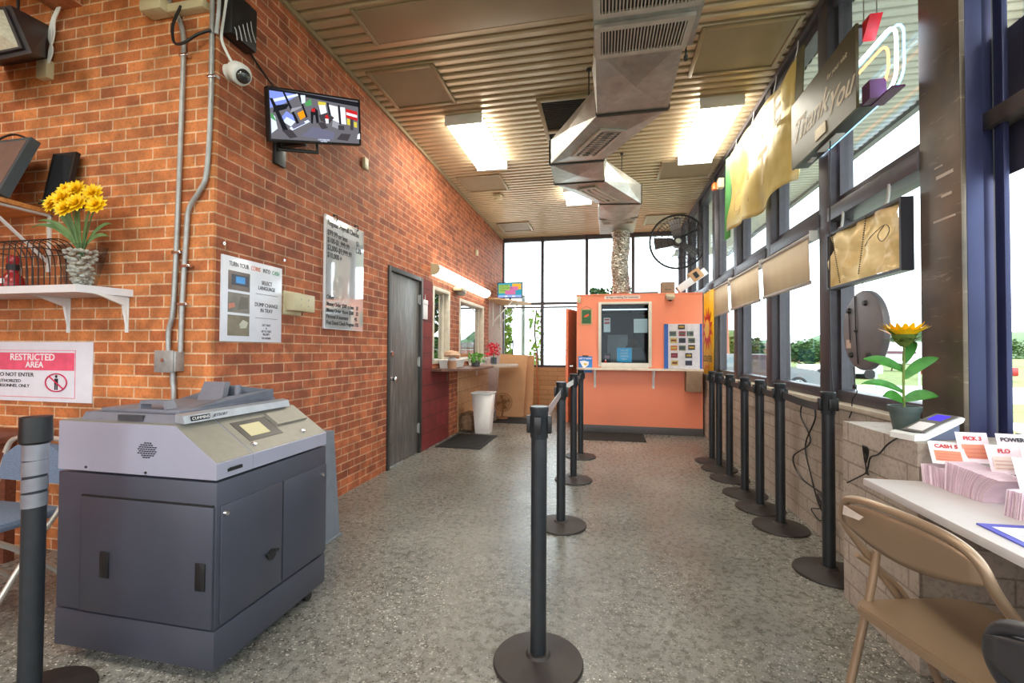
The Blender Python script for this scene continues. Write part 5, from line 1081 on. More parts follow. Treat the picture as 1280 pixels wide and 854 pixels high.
for xx_ in (-.16,.70): b = MB(); b.box((xx_-.016,y0-.006,.68),(xx_+.016,y0-.001,.955)); b.prism([(xx_-.01,y0-.005,.72),(xx_-.01,y0-.15,.945),(xx_-.01,y0-.15,.955),(xx_-.01,y0-.005,.955)], (.02,0,0)); b.build('shelf_bracket', WHITEPL, sh)
yy = y0-.004
b = MB(); b.box((-.02,yy-.004,2.03),(.51,yy+.003,2.085)); sg = b.build('header_sign', M('pinkish_sign', (226,200,190), .5), BT); text('20 Years of Serving The Community', (.245,yy-.0055,2.056), .038, 'front', INK, sg, sx=.84, bold=.0006)
b = MB(); b.box((-.43,yy-.03,1.98),(-.375,yy+.003,2.08),.006); sr = b.build('motion_sensor', CREAM, BT)
# leaf of booth door
r = thing('booth_door', 'orange door leaf standing open at the left side of the cashier booth', 'door', (-.55, 8.2, 0))
b = MB(); b.hexa([(-.455,8.62,.01),(-.68,7.80,.01),(-.635,7.79,.01),(-.45,8.5,.01),(-.455,8.62,1.97),(-.68,7.80,1.97),(-.635,7.79,1.97),(-.45,8.5,1.97)]); b.build('leaf', M('salmon_door', (240,142,106), .5), r)
b = MB(); b.cyl((-.66,7.9,.97),.03,.1,16,axis='X'); b.tube([(-.58,7.9,.97),(-.56,7.9,.97),(-.56,7.98,.97)], .01, 8); b.build('handle', CHROME, r)
# interior of booth
r = thing('office_chair', 'dark grey round backed chair inside the booth window, at the right', 'chair', (.44, 7.6, 0))
b = MB(); b.lathe([(0,-.03),(.17,-.03),(.2,0),(.17,.03),(0,.03)], (.46,7.45,1.1), 28, Matrix.Rotation(PI/2,3,'X'), sy=1.0); b.build('backrest', M('grey_upholstery', (92,92,98), .8), r)
b = MB(); b.box((.24,7.48,.60),(.68,7.9,.68),.03); b.build('seat', M('grey_upholstery', (92,92,98)), r); b = MB(); b.cyl((.46,7.7,.06),.03,.55,12); b.tube([(.46,7.62,.6),(.46,7.52,.8),(.46,7.47,1.0)], .02, 8); b.build('column', BLACKPL, r)
b = MB()
for k in range(5): b.tube([(.46,7.7,.08),(.46+.26*math.cos(k*2*PI/5),7.7+.26*math.sin(k*2*PI/5),.03)], .018, 8)
b.build('star_base', BLACKPL, r)
r = thing('hanging_coat', 'dark brown coat hanging behind the chair inside the booth window', 'coat', (.5, 7.8, 1.2))
b = MB(); b.lathe([(0,0),(.13,0),(.16,.2),(.15,.35),(.08,.47),(.03,.5),(0,.5)], (.44,7.95,.95), 20, sy=.5); [v.co.__iadd__(Vector([.012*math.sin(v.co.z*40+v.co.x*30),0,0])) for v in b.bm.verts]; b.build('body', M('brown_wool', (84,58,48), .9, vary=.3), r)
b = MB(); b.tube([(.44,7.95,1.44),(.44,7.95,1.99)], .006, 6); b.build('hanger', BLACKPL, r)
def poster(name, label, x_, w_, z0, z1, m, y=y0+.10, th=.003, cat='poster'):
    r = thing(name, label, cat, (x_+w_/2, y, (z0+z1)/2)); b = MB(); b.box((x_,y,z0),(x_+w_,y+th,z1)); b.build('sheet', m, r); return r
r = poster('blue_poster', 'light blue poster standing inside the booth window', .17, .22, 1.07, 1.29, M('sky_blue_print', (70,176,226), .5), y0+.05)
for k in range(4): text(['ASK US','MONEY','ORDERS','HERE'][k], (.28,y0+.049,1.25-.045*k), .035, 'front', WHITEPA, r)
r = poster('notice_sheet', 'white notice with red heading inside the booth window, left', -.03, .10, 1.53, 1.75, WHITEPA, y0+.05, cat='notice'); b = MB(); b.box((-.02,y0+.0485,1.71),(.06,y0+.0495,1.735)); b.box((-.02,y0+.0485,1.655),(.06,y0+.0495,1.69)); b.build('red_heading', M('notice_red', (200,40,50), .5), r); text('NOTICE', (.02,y0+.048,1.672), .02, 'front', WHITEPA, r)
r = poster('notice_sheet', 'large white sheet taped inside the booth window, right', .42, .20, 1.52, 1.73, WHITEPA, y0+.05, cat='notice'); b = MB(); [b.box((.44,y0+.0485,1.54+.022*k),(.60,y0+.0495,1.543+.022*k)) for k in range(8)]; b.build('printed_lines', M('faint_ink', (150,150,150), .6), r)
r = poster('white_partition', 'pale translucent sheet seen deep inside the booth window', .03, .34, 1.0, 1.52, M('pale_board', (206,204,204), .5), y0+.9, .02, cat='board'); b = MB(); b.box((.0,y0+.88,.96),(.4,y0+.95,1.0)); b.build('foot_rail', WHITEPL, r)
r = thing('desk', 'dark desk inside the booth under the window', 'desk', (.3, 7.3, 0)); b = MB(); b.box((-.3,7.15,.92),(1.2,7.42,.955),.004); b.build('top', BLACKPL, r)
for xx_ in (-.27,1.15): b = MB(); b.box((xx_,7.2,0),(xx_+.03,7.4,.92)); b.build('leg', BLACKPL, r)
r = thing('card_printer', 'small dark device on the booth desk, left side of the window', 'device', (.0, 7.3, .955)); b = MB(); b.box((-.04,7.2,.956),(.08,7.34,1.2),.01); b.build('body', M('dk_device', (48,52,60), .5), r); b = MB(); b.box((-.02,7.196,1.12),(.06,7.2,1.17)); b.build('display', M('pinkish_display', (170,110,120), .4), r)
r = thing('red_toy', 'tiny red and white figurine on the booth window sill', 'figurine', (-.0, y0-.02, 1.06)); b = MB(); b.ball((-.0,y0+.0,1.075),.018,2); b.build('base', M('notice_red', (200,40,50)), r); b = MB(); b.ball((-.0,y0+.0,1.10),.011,2); b.build('head', WHITEPA, r)
# pictures on the booth
r = poster('bird_picture', 'small framed picture of a red bird on green hanging on the booth', -.375, .17, 1.645, 1.885, M('gilt_frame', (186,160,110), .4), y0-.014, .012, 'picture')
b = MB(); b.box((-.36,y0-.0155,1.66),(-.22,y0-.014,1.87)); b.build('green_print', M('picture_green', (40,92,50), .5, vary=.4, scale=30), r)
b = MB(); b.prism([(-.32,y0-.017,1.78),(-.29,y0-.017,1.80),(-.255,y0-.017,1.81),(-.25,y0-.017,1.79),(-.275,y0-.017,1.765),(-.30,y0-.017,1.76),(-.335,y0-.017,1.755)], (0,.001,0)); b.build('bird', M('bird_orange', (216,92,44), .5), r)
b = MB(); b.tube([(-.37,y0-.008,1.885),(-.29,y0-.004,1.93),(-.21,y0-.008,1.885)], .002, 6); b.build('string', BLACKPL, r)
r = poster('blue_flyer', 'blue flyer reading get it now below the bird picture', -.41, .21, .905, 1.155, M('flyer_blue', (40,120,196), .4), y0-.008, .004, 'flyer')
text('GET IT NOW', (-.305,y0-.009,1.12), .032, 'front', WHITEPA, r, bold=.001)
b = MB(); b.prism([(-.395,y0-.0095,1.08),(-.32,y0-.0095,1.09),(-.25,y0-.0095,1.07),(-.26,y0-.0095,1.02),(-.33,y0-.0095,.965)], (0,.001,0)); b.build('white_shape', WHITEPA, r); b = MB(); b.prism([(-.33,y0-.011,1.05),(-.275,y0-.011,1.045),(-.29,y0-.011,1.015),(-.325,y0-.011,1.02)], (0,.001,0)); b.build('yellow_shape', M('flyer_yellow', (220,180,60), .5), r)
b = MB(); b.box((-.35,y0-.012,1.15),(-.26,y0-.001,1.17),.002); b.build('clip', BLACKPL, r)
r = poster('ticket_display', 'clear display board of ticket cards with blue edges standing on the booth shelf', .845, .53, .985, 1.645, M('board_pale', (226,224,224), .35), y0-.05, .03, 'display board')
for e0, e1 in ((.845,.905),(1.345,1.375)): b = MB(); b.box((e0,y0-.058,.985),(e1,y0-.05,1.645)); b.build('blue_edge', M('flyer_blue2', (36,88,166), .4), r)
cc = [(196,160,60),(120,40,46),(60,70,90),(206,120,50),(150,60,80),(60,60,60),(200,180,90),(90,110,80)]
for (cx_, cz) in ((1.09,1.60),(.97,1.50),(1.10,1.50),(1.21,1.50),(.98,1.40),(1.10,1.40),(1.23,1.40),(.985,1.29),(1.10,1.29),(1.23,1.30),(.99,1.18),(1.19,1.18),(.995,1.07),(1.19,1.07)):
    i = int(cx_*100+cz*100) % 8
    b = MB(); b.box((cx_-.047,y0-.056,cz-.036),(cx_+.047,y0-.05,cz+.036)); b.mat(1); b.box((cx_-.035,y0-.0575,cz-.012),(cx_+.035,y0-.0555,cz+.014)); b.build('ticket_card', [M('card_%d' % i, cc[i], .4, vary=.3, scale=60), M('cardc_%d' % i, cc[(i+3)%8], .4)], r, smooth=False)
b = MB(); b.box((.91,y0-.066,.99),(1.34,y0-.064,1.64)); b.build('clear_cover', glass('clear_cover', (250,250,252), .02), r)
b = MB(); b.box((1.14,y0-.17,.66),(1.355,y0-.003,.952),.004); tag(b.build('cardboard_box', M('taupe_card', (146,120,98), .8)), 'brown box tucked under the right end of the booth shelf', 'box')
r = thing('booth_camera', 'dark dome camera hanging from the booth top edge', 'camera', (.93, y0-.03, 2.04))
b = MB(); b.box((.87,y0-.09,2.05),(.99,y0-.003,2.09),.006); b.build('mount', CREAM, r); b = MB(); b.lathe([(0,.03),(.065,.02),(.07,0),(.05,-.035),(0,-.05)], (.93,y0-.078,2.035), 24); b.build('dome', M('cream_dome', (190,178,156), .3), r); b = MB(); b.ball((.93,y0-.092,1.995),.022,2); b.build('lens', BLACKPL, r)
ZR = zt_+.021
r = thing('brown_carton', 'small square brown carton on the booth roof above the camera', 'box', (.9, 7.1, ZR)); b = MB(); b.box((.82,7.03,ZR),(1.01,7.2,ZR+.17),.004); b.build('carton', M('taupe_card', (146,120,98)), r); b = MB(); b.box((.87,7.028,ZR+.05),(.96,7.031,ZR+.06)); b.build('hand_slot', BLACKPL, r)
r = thing('leaning_carton', 'long white and brown carton tilted against the windows on the booth roof', 'box', (1.25, 7.2, ZR))
rt_ = Matrix.Rotation(-.62,3,'Y')
b = MB(); b.box((1.02,7.05,ZR+.135),(1.50,7.20,ZR+.245),.004,rot=rt_); b.build('white_side', WHITEPA, r)
b = MB(); b.box((1.14,7.03,ZR+.06),(1.60,7.22,ZR+.16),.004,rot=rt_); b.build('brown_side', CARD, r) if False else b.bm.free()
b = MB(); b.box((1.23,7.04,ZR+.19),(1.40,7.21,ZR+.35),.01,rot=rt_); b.build('brown_flap', CARD, r)
b = MB(); b.box((1.28,7.03,ZR+.22),(1.34,7.045,ZR+.31),.0,rot=rt_); b.build('black_print', INK, r)
r = thing('roof_rail', 'short dark metal tray lying on the booth roof beside the foil hose', 'tray', (.6, 7.3, ZR)); b = MB(); b.box((.42,7.25,ZR),(.8,7.38,ZR+.05),.006); b.build('tray', DKFRAME, r); b = MB(); b.box((.43,7.26,ZR+.05),(.79,7.37,ZR+.055)); b.build('rim', BLACKPL, r)
# yellow vinyl sign in the corner
r = thing('yellow_banner', 'yellow vinyl sign with a red sunburst hanging edge-on in the corner by the booth', 'banner', (1.40, 6.55, 1.5))
b = MB(); pts = []
n = 14
A = [b.bm.verts.new((1.375+.010*math.sin(i*1.3), 6.25+.55*i/n, .935)) for i in range(n+1)]; B = [b.bm.verts.new((1.375+.010*math.sin(i*1.3+.6), 6.25+.55*i/n, 2.06)) for i in range(n+1)]
for i in range(n): b.bm.faces.new((A[i],A[i+1],B[i+1],B[i]))
o = b.build('vinyl', M('vinyl_yellow', (250,190,20), .4, vary=.05), r, fix=False); md = o.modifiers.new('s','SOLIDIFY'); md.thickness = .004
b = MB(); c_ = Vector((1.358,6.53,1.55))
sp = []
for k in range(24): a = k*PI/12; q_ = .30 if k % 2 else .17; sp.append((c_.x, c_.y+q_*math.cos(a)*.95, c_.z+q_*math.sin(a)))
b.prism(sp, (.003,0,0)); o = b.build('sunburst', M('sun_red', (206,40,30), .5), r)
b = MB(); b.lathe([(0,0),(.13,0),(.13,.003),(0,.003)], (1.354,6.53,1.55), 28, Matrix.Rotation(PI/2,3,'Y')); b.build('sun_disc', M('vinyl_yellow', (250,190,20)), o)
text('SCOUTER', (1.358,6.53,1.14), .125, 'right', INK, r, sx=1.0); text('SHOP', (1.358,6.56,1.03), .07, 'right', M('sun_red', (206,40,30)), r)

# ================================================================== RIGHT WINDOW ITEMS
BLM = None
def blindmat():
    t = NT('cream_roller_fabric'); c = lin((226,212,192)); t.b.inputs['Base Color'].default_value = c; t.b.inputs['Roughness'].default_value = .8
    tr = t.n('ShaderNodeBsdfTranslucent'); tr.inputs[0].default_value = lin((226,208,182)); m = t.n('ShaderNodeMixShader'); m.inputs[0].default_value = .42
    t.l(t.b.outputs[0], m.inputs[1]); t.l(tr.outputs[0], m.inputs[2]); t.l(m.outputs[0], t.out.inputs[0]); return t.m
BLM = blindmat()
for i, (ya_, yb_, zb_) in enumerate(((3.5,4.50,1.745),(4.56,5.58,1.735),(5.64,6.62,1.72))):
    r = thing('roller_blind', ['cream half lowered roller blind closest to the black sign frame', 'cream half lowered roller blind, middle one of the three', 'cream half lowered roller blind nearest the booth'][i], 'blind', (1.41, (ya_+yb_)/2, 2.04), 'roller blinds on the right windows')
    b = MB(); n = 30; A = [b.bm.verts.new((1.415+.004*math.sin(k*1.1), ya_+.02+(yb_-ya_-.04)*k/n, zb_)) for k in range(n+1)]; B = [b.bm.verts.new((1.405, ya_+.02+(yb_-ya_-.04)*k/n, 2.05)) for k in range(n+1)]
    for k in range(n): b.bm.faces.new((A[k],A[k+1],B[k+1],B[k]))
    o = b.build('fabric', BLM, r, fix=False); md = o.modifiers.new('s','SOLIDIFY'); md.thickness = .002
    b = MB(); b.cyl((1.42,ya_,2.065),.022,yb_-ya_,16,axis='Y'); b.build('roller_tube', M('roller_grey', (170,164,158), .5), r)
    b = MB(); b.box((1.405,ya_+.02,zb_-.02),(1.425,yb_-.02,zb_+.006),.004); b.build('bottom_bar', M('roller_grey', (170,164,158)), r)
    for y_ in (ya_-.004, yb_): b = MB(); b.box((1.40,y_-.004,2.03),(1.452,y_+.006,2.10),.002); b.build('end_bracket', WHITEPL, r)
# gold cloth banner with letters showing through
def goldcloth():
    t = NT('gold_backed_vinyl'); n = t.noise(1.6, 3); t.l(t.ramp(n.outputs['Fac'], [(.35, lin((196,172,104))), (.65, lin((238,222,164)))]).outputs[0], t.b.inputs['Base Color'])
    t.b.inputs['Roughness'].default_value = .35; t.b.inputs['Metallic'].default_value = .25
    tr = t.n('ShaderNodeBsdfTranslucent'); tr.inputs[0].default_value = lin((240,220,150)); m = t.n('ShaderNodeMixShader'); m.inputs[0].default_value = .3
    t.bump(n.outputs['Fac'], .5, .15); t.l(t.b.outputs[0], m.inputs[1]); t.l(tr.outputs[0], m.inputs[2]); t.l(m.outputs[0], t.out.inputs[0]); return t.m
GC = goldcloth()
r = thing('gold_banner', 'large gold backed cloth banner hung along the upper windows, letters showing through', 'banner', (1.40, 4.6, 3.4))
b = MB(); nu, nv = 44, 20
def bz(u, v):   # u 0 near column .. 1 far
    y = 3.72+(5.52-3.72)*u; top_ = 3.50-.05*math.sin(u*PI*3)**2; lowz = 2.52+.10*u+.07*math.sin(u*9)*(1-u)+(.28 if u < .03 else 0)
    z = lowz+(top_-lowz)*v; x = 1.405+.028*math.sin(u*17+v*3)*(1-v*.6)+.02*math.sin(v*8+u*4)
    return (x-.03*(1-v)*math.sin(u*PI), y-.12*(1-v)*(1-u)*.6, z)
G = [[b.bm.verts.new(bz(i/nu, j/nv)) for j in range(nv+1)] for i in range(nu+1)]
for i in range(nu):
    for j in range(nv): b.bm.faces.new((G[i][j],G[i+1][j],G[i+1][j+1],G[i][j+1]))
o = b.build('cloth', GC, r, fix=False); md = o.modifiers.new('s','SOLIDIFY'); md.thickness = .002
TG = M('show_through_ink', (190,164,102), .6)
for tx, y_, z_, sz in (('C',5.08,2.80,.36),('I',4.72,2.84,.42),('T',4.30,2.86,.42),('E',3.95,3.2,.36),('R',4.35,3.22,.3)): text(tx, (1.352,y_,z_), sz, 'right', TG, r, ext=.001, bold=.006)
GS = M('banner_green', (58,116,54), .5)
b = MB(); b.prism([(1.40,5.53,2.56),(1.36,5.62,2.54),(1.38,5.63,3.5),(1.42,5.54,3.52)], (.004,0,0)); b.build('green_edge', GS, r)
b = MB(); b.prism([(1.38,3.70,2.98),(1.36,3.62,2.75),(1.40,3.60,3.0),(1.42,3.61,3.5),(1.41,3.71,3.5)], (.006,0,0)); b.build('folded_corner', M('banner_fold', (96,92,60), .5, vary=.4, scale=8), r)
for y_ in (3.75,4.2,4.8,5.4): b = MB(); b.tube([(1.41,y_,3.47),(1.43,y_,3.56),(1.44,y_+.01,3.63)], .004, 6); b.build('tie', WHITEPA, r)
r = thing('orange_beacon', 'small orange beacon lamp at the top of the window, beside the green banner edge', 'lamp', (1.42,6.0,3.4)); b = MB(); b.box((1.38,5.98,3.3),(1.45,6.08,3.42),.01); b.build('base', CREAM, r); b = MB(); b.lathe([(0,0),(.035,0),(.035,.06),(.02,.09),(0,.095)], (1.36,6.1,3.31), 16); b.build('orange_lens', M('amber_lens', (236,110,50), .3), r)
# thank-you box sign with neon facing the street
r = thing('thank_you_sign', 'dark gold box sign reading thank you, hung high by the column', 'sign', (1.37, 3.15, 2.8))
SGM = M('olive_gold_panel', (84,76,50), .4, .25, vary=.1, scale=2)
b = MB(); b.box((1.33,2.74,2.575),(1.345,3.60,3.04)); fp = b.build('face_panel', SGM, r)
b = MB(); b.box((1.345,2.745,2.58),(1.435,3.595,2.60)); b.box((1.345,2.745,3.015),(1.435,3.595,3.035)); b.box((1.345,3.58,2.60),(1.435,3.595,3.015)); b.build('case', M('dark_case', (60,58,62), .5), r)
SC_ = M('script_cream', (236,228,200), .5)
text('Thank', (1.329,3.33,2.80), .21, 'right', SC_, r, shear=.55, sx=1.0, bold=.003)
text('You', (1.329,2.93,2.74), .18, 'right', SC_, r, shear=.55, bold=.003)
text('for your visit', (1.329,2.95,2.93), .045, 'right', SC_, r, shear=.4)
b = MB(); b.box((1.326,3.08,2.61),(1.33,3.22,2.68)); b.build('taped_card', M('gold_card', (206,190,150), .3, .3), r)
b = MB(); b.box((1.37,3.05,2.572),(1.42,3.3,2.58)); b.box((1.38,3.4,2.572),(1.41,3.47,2.58)); b.build('data_label', WHITEPA, r)
def neon(name, rgb, s): return EM(name, rgb, s)
def loop(x_, y0_, y1_, z0_, z1_, rad, rr_, m, nm):
    pts = []
    for (cy, cz, a0) in ((y1_-rr_, z1_-rr_, 0), (y0_+rr_, z1_-rr_, 1), (y0_+rr_, z0_+rr_, 2), (y1_-rr_, z0_+rr_, 3)):
        for k in range(5): a = (a0+k/4)*PI/2; pts.append((x_, cy+rr_*math.cos(a), cz+rr_*math.sin(a)))
    b = MB(); b.tube(pts, rad, 8, closed=True); b.build(nm, m, r)
loop(1.43,2.575,3.5,2.60,2.92,.008,.08,neon('neon_white', (214,236,255), 7),'neon_tube')
loop(1.455,2.56,3.52,2.60,2.93,.006,.09,neon('neon_blue', (120,200,255), 4),'neon_tube')
loop(1.43,2.64,3.42,2.66,2.86,.006,.07,neon('neon_orange', (255,150,80), 5),'neon_tube')
b = MB(); b.prism([(1.36,2.735,2.93),(1.36,2.66,3.03),(1.36,2.735,3.035)], (.06,0,0)); b.build('red_end_piece', M('sign_red', (220,40,50), .4), r)
b = MB(); b.box((1.40,2.56,2.575),(1.46,2.74,2.585)); b.box((1.355,2.66,2.58),(1.43,2.735,2.68)); b.build('purple_transformer', M('dark_purple', (90,40,90), .5), r)
for y_ in (2.78,2.66): b = MB(); b.tube([(1.39,y_,3.03),(1.39,y_,H)], .0035, 6); b.build('chain', STEELG, r)
# gold backed sign frame (centre)
r = thing('framed_window_sign', 'dark framed sign with crumpled gold backing hung on chains beside the column', 'sign', (1.42, 2.88, 1.82))
b = MB(); b.box((1.40,2.50,1.645),(1.455,3.25,1.66)); b.box((1.40,2.50,1.99),(1.455,3.25,2.005)); b.box((1.40,2.50,1.66),(1.455,2.515,1.99)); b.box((1.40,3.235,1.66),(1.455,3.25,1.99)); b.build('frame', M('dark_sign_frame', (54,54,62), .4, .3), r)
def foilgold():
    t = NT('crumpled_gold_painted_folds'); n = t.noise(4.5, 3, None, .4); t.l(t.ramp(n.outputs['Fac'], [(.35, lin((186,146,92))), (.65, lin((246,226,186)))]).outputs[0], t.b.inputs['Base Color']); t.b.inputs['Roughness'].default_value = .35; t.b.inputs['Metallic'].default_value = .3  # brown-to-cream ramp paints fold shade and highlights into the foil colour
    tr = t.n('ShaderNodeBsdfTranslucent'); tr.inputs[0].default_value = lin((236,196,130)); m = t.n('ShaderNodeMixShader'); m.inputs[0].default_value = .2
    t.bump(n.outputs['Fac'], .9, .12); t.l(t.b.outputs[0], m.inputs[1]); t.l(tr.outputs[0], m.inputs[2]); t.l(m.outputs[0], t.out.inputs[0]); return t.m
b = MB(); nu, nv = 24, 12; rn = random.Random(2)
G = [[b.bm.verts.new((1.415+.014*math.sin(i*.9+j*.5)+.01*math.sin(j*1.1-i*.35)+rn.uniform(0,.004), 2.515+.72*i/nu, 1.66+.33*j/nv)) for j in range(nv+1)] for i in range(nu+1)]
for i in range(nu):
    for j in range(nv): b.bm.faces.new((G[i][j],G[i+1][j],G[i+1][j+1],G[i][j+1]))
b.build('gold_foil', foilgold(), r, fix=False)
for y_ in (2.66,3.12): b = MB(); b.tube([(1.425,y_,2.0),(1.435,y_,2.06),(1.44,y_,2.12)], .008, 8); b.cyl((1.425,y_,2.0),.014,.02,10); b.build('hanging_hook', STEELG, r)
for i, (ya_, yb_, zb_) in enumerate(((2.78,2.86,1.68),(3.16,3.06,1.66))):
    b = MB(); n = 26
    for k in range(n): t_ = k/n; b.ball((1.392, ya_+(yb_-ya_)*t_, 1.99-(1.99-zb_)*t_), .0045, 1)
    b.build('bead_chain', BLACKPL, r)
b = MB(); b.tube([(1.395,2.62,1.90),(1.395,2.68,1.86),(1.395,2.64,1.82),(1.395,2.58,1.86),(1.395,2.62,1.90),(1.395,2.74,1.87),(1.395,2.80,1.83)], .002, 6, 5); b.build('scribble_wire', BLACKPL, r)
# oval sign back
r = thing('oval_sign', 'black oval lit sign seen from behind, hung in the window under the gold framed sign', 'sign', (1.42, 2.92, 1.37))
rx = Matrix.Rotation(PI/2,3,'Y')
b = MB(); b.lathe([(0,0),(.196,0),(.21,.005),(.214,.012),(.214,.034),(.208,.04),(0,.04)], (1.41,2.875,1.37), 48, rx, sx=1.05, sy=.96); b.build('case', M('graphite_plastic', (112,110,114), .4, .1, vary=.06), r)
for (dy, dz) in ((.12,.12),(-.05,.15),(.10,-.14),(-.08,-.14)): b = MB(); b.lathe([(0,0),(.017,0),(.014,.014),(0,.016)], (1.411,2.875+dy,1.37+dz), 14, Matrix.Rotation(-PI/2,3,'Y')); b.build('rubber_foot', BLACKPL, r)
b = MB(); b.box((1.408,2.98,1.27),(1.411,3.03,1.32)); b.build('rating_label', M('label_pinkish', (216,190,176), .6), r)
b = MB(); b.tube([(1.407,2.93,1.57),(1.405,2.92,1.4),(1.406,2.90,1.18)], .003, 6); b.ball((1.405,2.918,1.37),.011,1); b.tube([(1.407,3.0,1.51),(1.406,2.98,1.3)], .0025, 6); b.build('back_cord', BLACKPL, r)
b = MB(); b.tube([(1.41,2.95,1.16),(1.41,2.94,1.05),(1.41,2.92,1.02),(1.41,2.97,.97),(1.41,2.98,.90),(1.40,2.99,.86)], .003, 6, 5); b.box((1.403,2.935,1.035),(1.418,2.955,1.06),.003); b.build('power_cord', BLACKPL, r)
b = MB(); b.tube([(1.43,2.9,1.575),(1.43,2.9,1.62),(1.43,2.9,1.643)], .002, 6); b.build('hanging_wire', BLACKPL, r)
b = MB(); b.tube([(1.425,3.10,3.02),(1.425,3.10,2.57)], .003, 6); b.bm.free()
b = MB(); b.tube([(1.375,3.13,2.57),(1.375,3.14,2.2),(1.375,3.15,1.7),(1.38,3.15,1.2),(1.39,3.15,.9),(1.395,3.16,.45)], .004, 8, 6); tag(b.build('dangling_cord', BLACKPL), 'long dark cord dangling from the thank you sign past the gold framed sign', 'cord')
# wall fan
r = thing('wall_fan', 'large black industrial fan mounted on the right window frame above the booth', 'fan', (1.15, 7.6, 3.0))
FC = Vector((1.13,7.55,3.0)); FR = Matrix.Rotation(.0,3,'Z')
FB = M('fan_black', (38,36,38), .4, .2); FG = M('fan_blade_grey', (110,106,106), .4, .5)
def fp_(rad, a, d=0): return (FC.x+rad*math.cos(a), FC.y+d, FC.z+rad*math.sin(a))
b = MB(); b.tube([fp_(.43, k*PI/30) for k in range(60)], .016, 8, closed=True)
for rr_, d in ((.36,-.07),(.27,-.10),(.17,-.115),(.36,.07),(.25,.09)): b.tube([fp_(rr_, k*PI/24, d) for k in range(48)], .004, 5, closed=True)
b.build('guard_rings', FB, r)
b = MB()
for k in range(44):
    a = k*2*PI/44; b.tube([fp_(.05,a,-.12),fp_(.2,a+.05,-.115),fp_(.36,a+.1,-.07),fp_(.43,a+.13,0)], .003, 4); b.tube([fp_(.10,a,.10),fp_(.3,a-.04,.085),fp_(.43,a,0)], .003, 4)
b.build('guard_wires', FB, r)
for k, a in enumerate((PI+.06, -.62, 1.7)):
    b = MB(); d1 = Vector((math.cos(a),0,math.sin(a))); d2 = Vector((-math.sin(a),0,math.cos(a)))
    c0_, w0, w1 = FC, .055, .085
    P8 = []
    for dy in (-.004,.004):
        P8 += [c0_+d1*.07-d2*w0+Vector((0,-.03+dy,0)), c0_+d1*.37-d2*w1+Vector((0,-.045+dy,0)), c0_+d1*.35+d2*w1+Vector((0,.045+dy,0)), c0_+d1*.07+d2*w0+Vector((0,.03+dy,0))]
    b.hexa(P8); b.build('blade', FG, r)
b = MB(); b.lathe([(0,-.02),(.06,-.02),(.075,0),(.075,.12),(.05,.16),(0,.16)], FC+Vector((0,.03,0)), 24, Matrix.Rotation(-PI/2,3,'X')); b.build('motor', FG, r)
b = MB(); b.lathe([(0,-.05),(.045,-.05),(.045,.03),(0,.03)], FC, 20, Matrix.Rotation(-PI/2,3,'X')); b.build('hub', M('hub_steel', (170,168,160), .4, .5), r)
b = MB(); b.tube([(FC.x,FC.y+.14,FC.z),(FC.x+.05,FC.y+.2,FC.z+.1),(1.44,7.62,3.2)], .018, 8); b.tube([(FC.x,FC.y+.14,FC.z-.02),(1.3,7.66,2.95),(1.45,7.62,2.85)], .014, 8); b.box((1.43,7.56,2.75),(1.455,7.68,3.3),.004); b.box((FC.x-.05,FC.y+.02,FC.z+.02),(FC.x+.02,FC.y+.05,FC.z+.40),.004); b.build('mounting_bracket', FB, r)

# ================================================================== PIER TOP, TABLE, CHAIRS
r = thing('potted_sunflower', 'artificial sunflower in a grey-green pot on the painted block pier', 'potted flower', (1.27, 2.3, .895))
c = Vector((1.315,2.335,.896))
b = MB(); b.lathe([(0,0),(.041,0),(.056,.09),(.060,.09),(.062,.112),(.054,.112),(.05,.095),(0,.092)], c, 28); b.build('pot', M('slate_green_pot', (74,88,86), .6), r)
b = MB(); b.tube([c+Vector((0,0,.08)),c+Vector((-.004,0,.2)),c+Vector((0,0,.34)),c+Vector((0,0,.40))], .005, 8, 5); b.build('stem', M('stem_green', (110,130,60), .6), r)
HD = c+Vector((0,0,.42)); SG = M('sunflower_leaf', (60,130,44), .5, vary=.25, scale=30)
b = MB(); b.lathe([(0,-.045),(.014,-.04),(.032,-.02),(.046,.012),(.04,.016),(0,.012)], HD, 20); hd_ = b.build('calyx', M('calyx_green', (96,116,44), .7, vary=.2), r)
b = MB(); rn = random.Random(12)
for k in range(26):
    a = 2*PI*k/26; e_ = rn.uniform(-.5,.5); d = Vector((math.cos(a)*math.cos(e_), math.sin(a)*math.cos(e_), math.sin(e_)+.2)); s_ = Vector((-math.sin(a), math.cos(a), 0))*.012; o_ = HD+Vector((math.cos(a)*.034, math.sin(a)*.034, rn.uniform(-.025,.005)))
    b.poly([o_-s_, o_+d*.03-s_*.7, o_+d*.055, o_+d*.03+s_*.7, o_+s_])
b.build('sepals', M('calyx_green', (96,116,44)), hd_, smooth=False, fix=False)
SY = M('sunflower_petal', (255,196,10), .5, vary=.1, scale=40); rn = random.Random(11)
b = MB()
for ring in range(2):
    for k in range(17):
        a = 2*PI*k/17+ring*.18; d = Vector((math.cos(a), math.sin(a), .7+.6*ring+rn.uniform(-.2,.2))).normalized(); s_ = Vector((-math.sin(a), math.cos(a), 0))*.013; o_ = HD+Vector((math.cos(a)*.036, math.sin(a)*.036, .008)); L_ = .07+rn.uniform(-.004,.008)
        vs = [o_-s_*.5, o_+d*L_*.5-s_+Vector((0,0,.003)), o_+d*L_, o_+d*L_*.5+s_+Vector((0,0,.003)), o_+s_*.5]; b.poly(vs)
b.build('petals', SY, r, smooth=False, fix=False)
b = MB(); b.lathe([(0,.03),(.032,.022),(.036,.015),(0,.012)], HD, 20); b.build('seed_disc', M('seed_brown', (80,52,24), .9, vary=.4, scale=80), hd_)
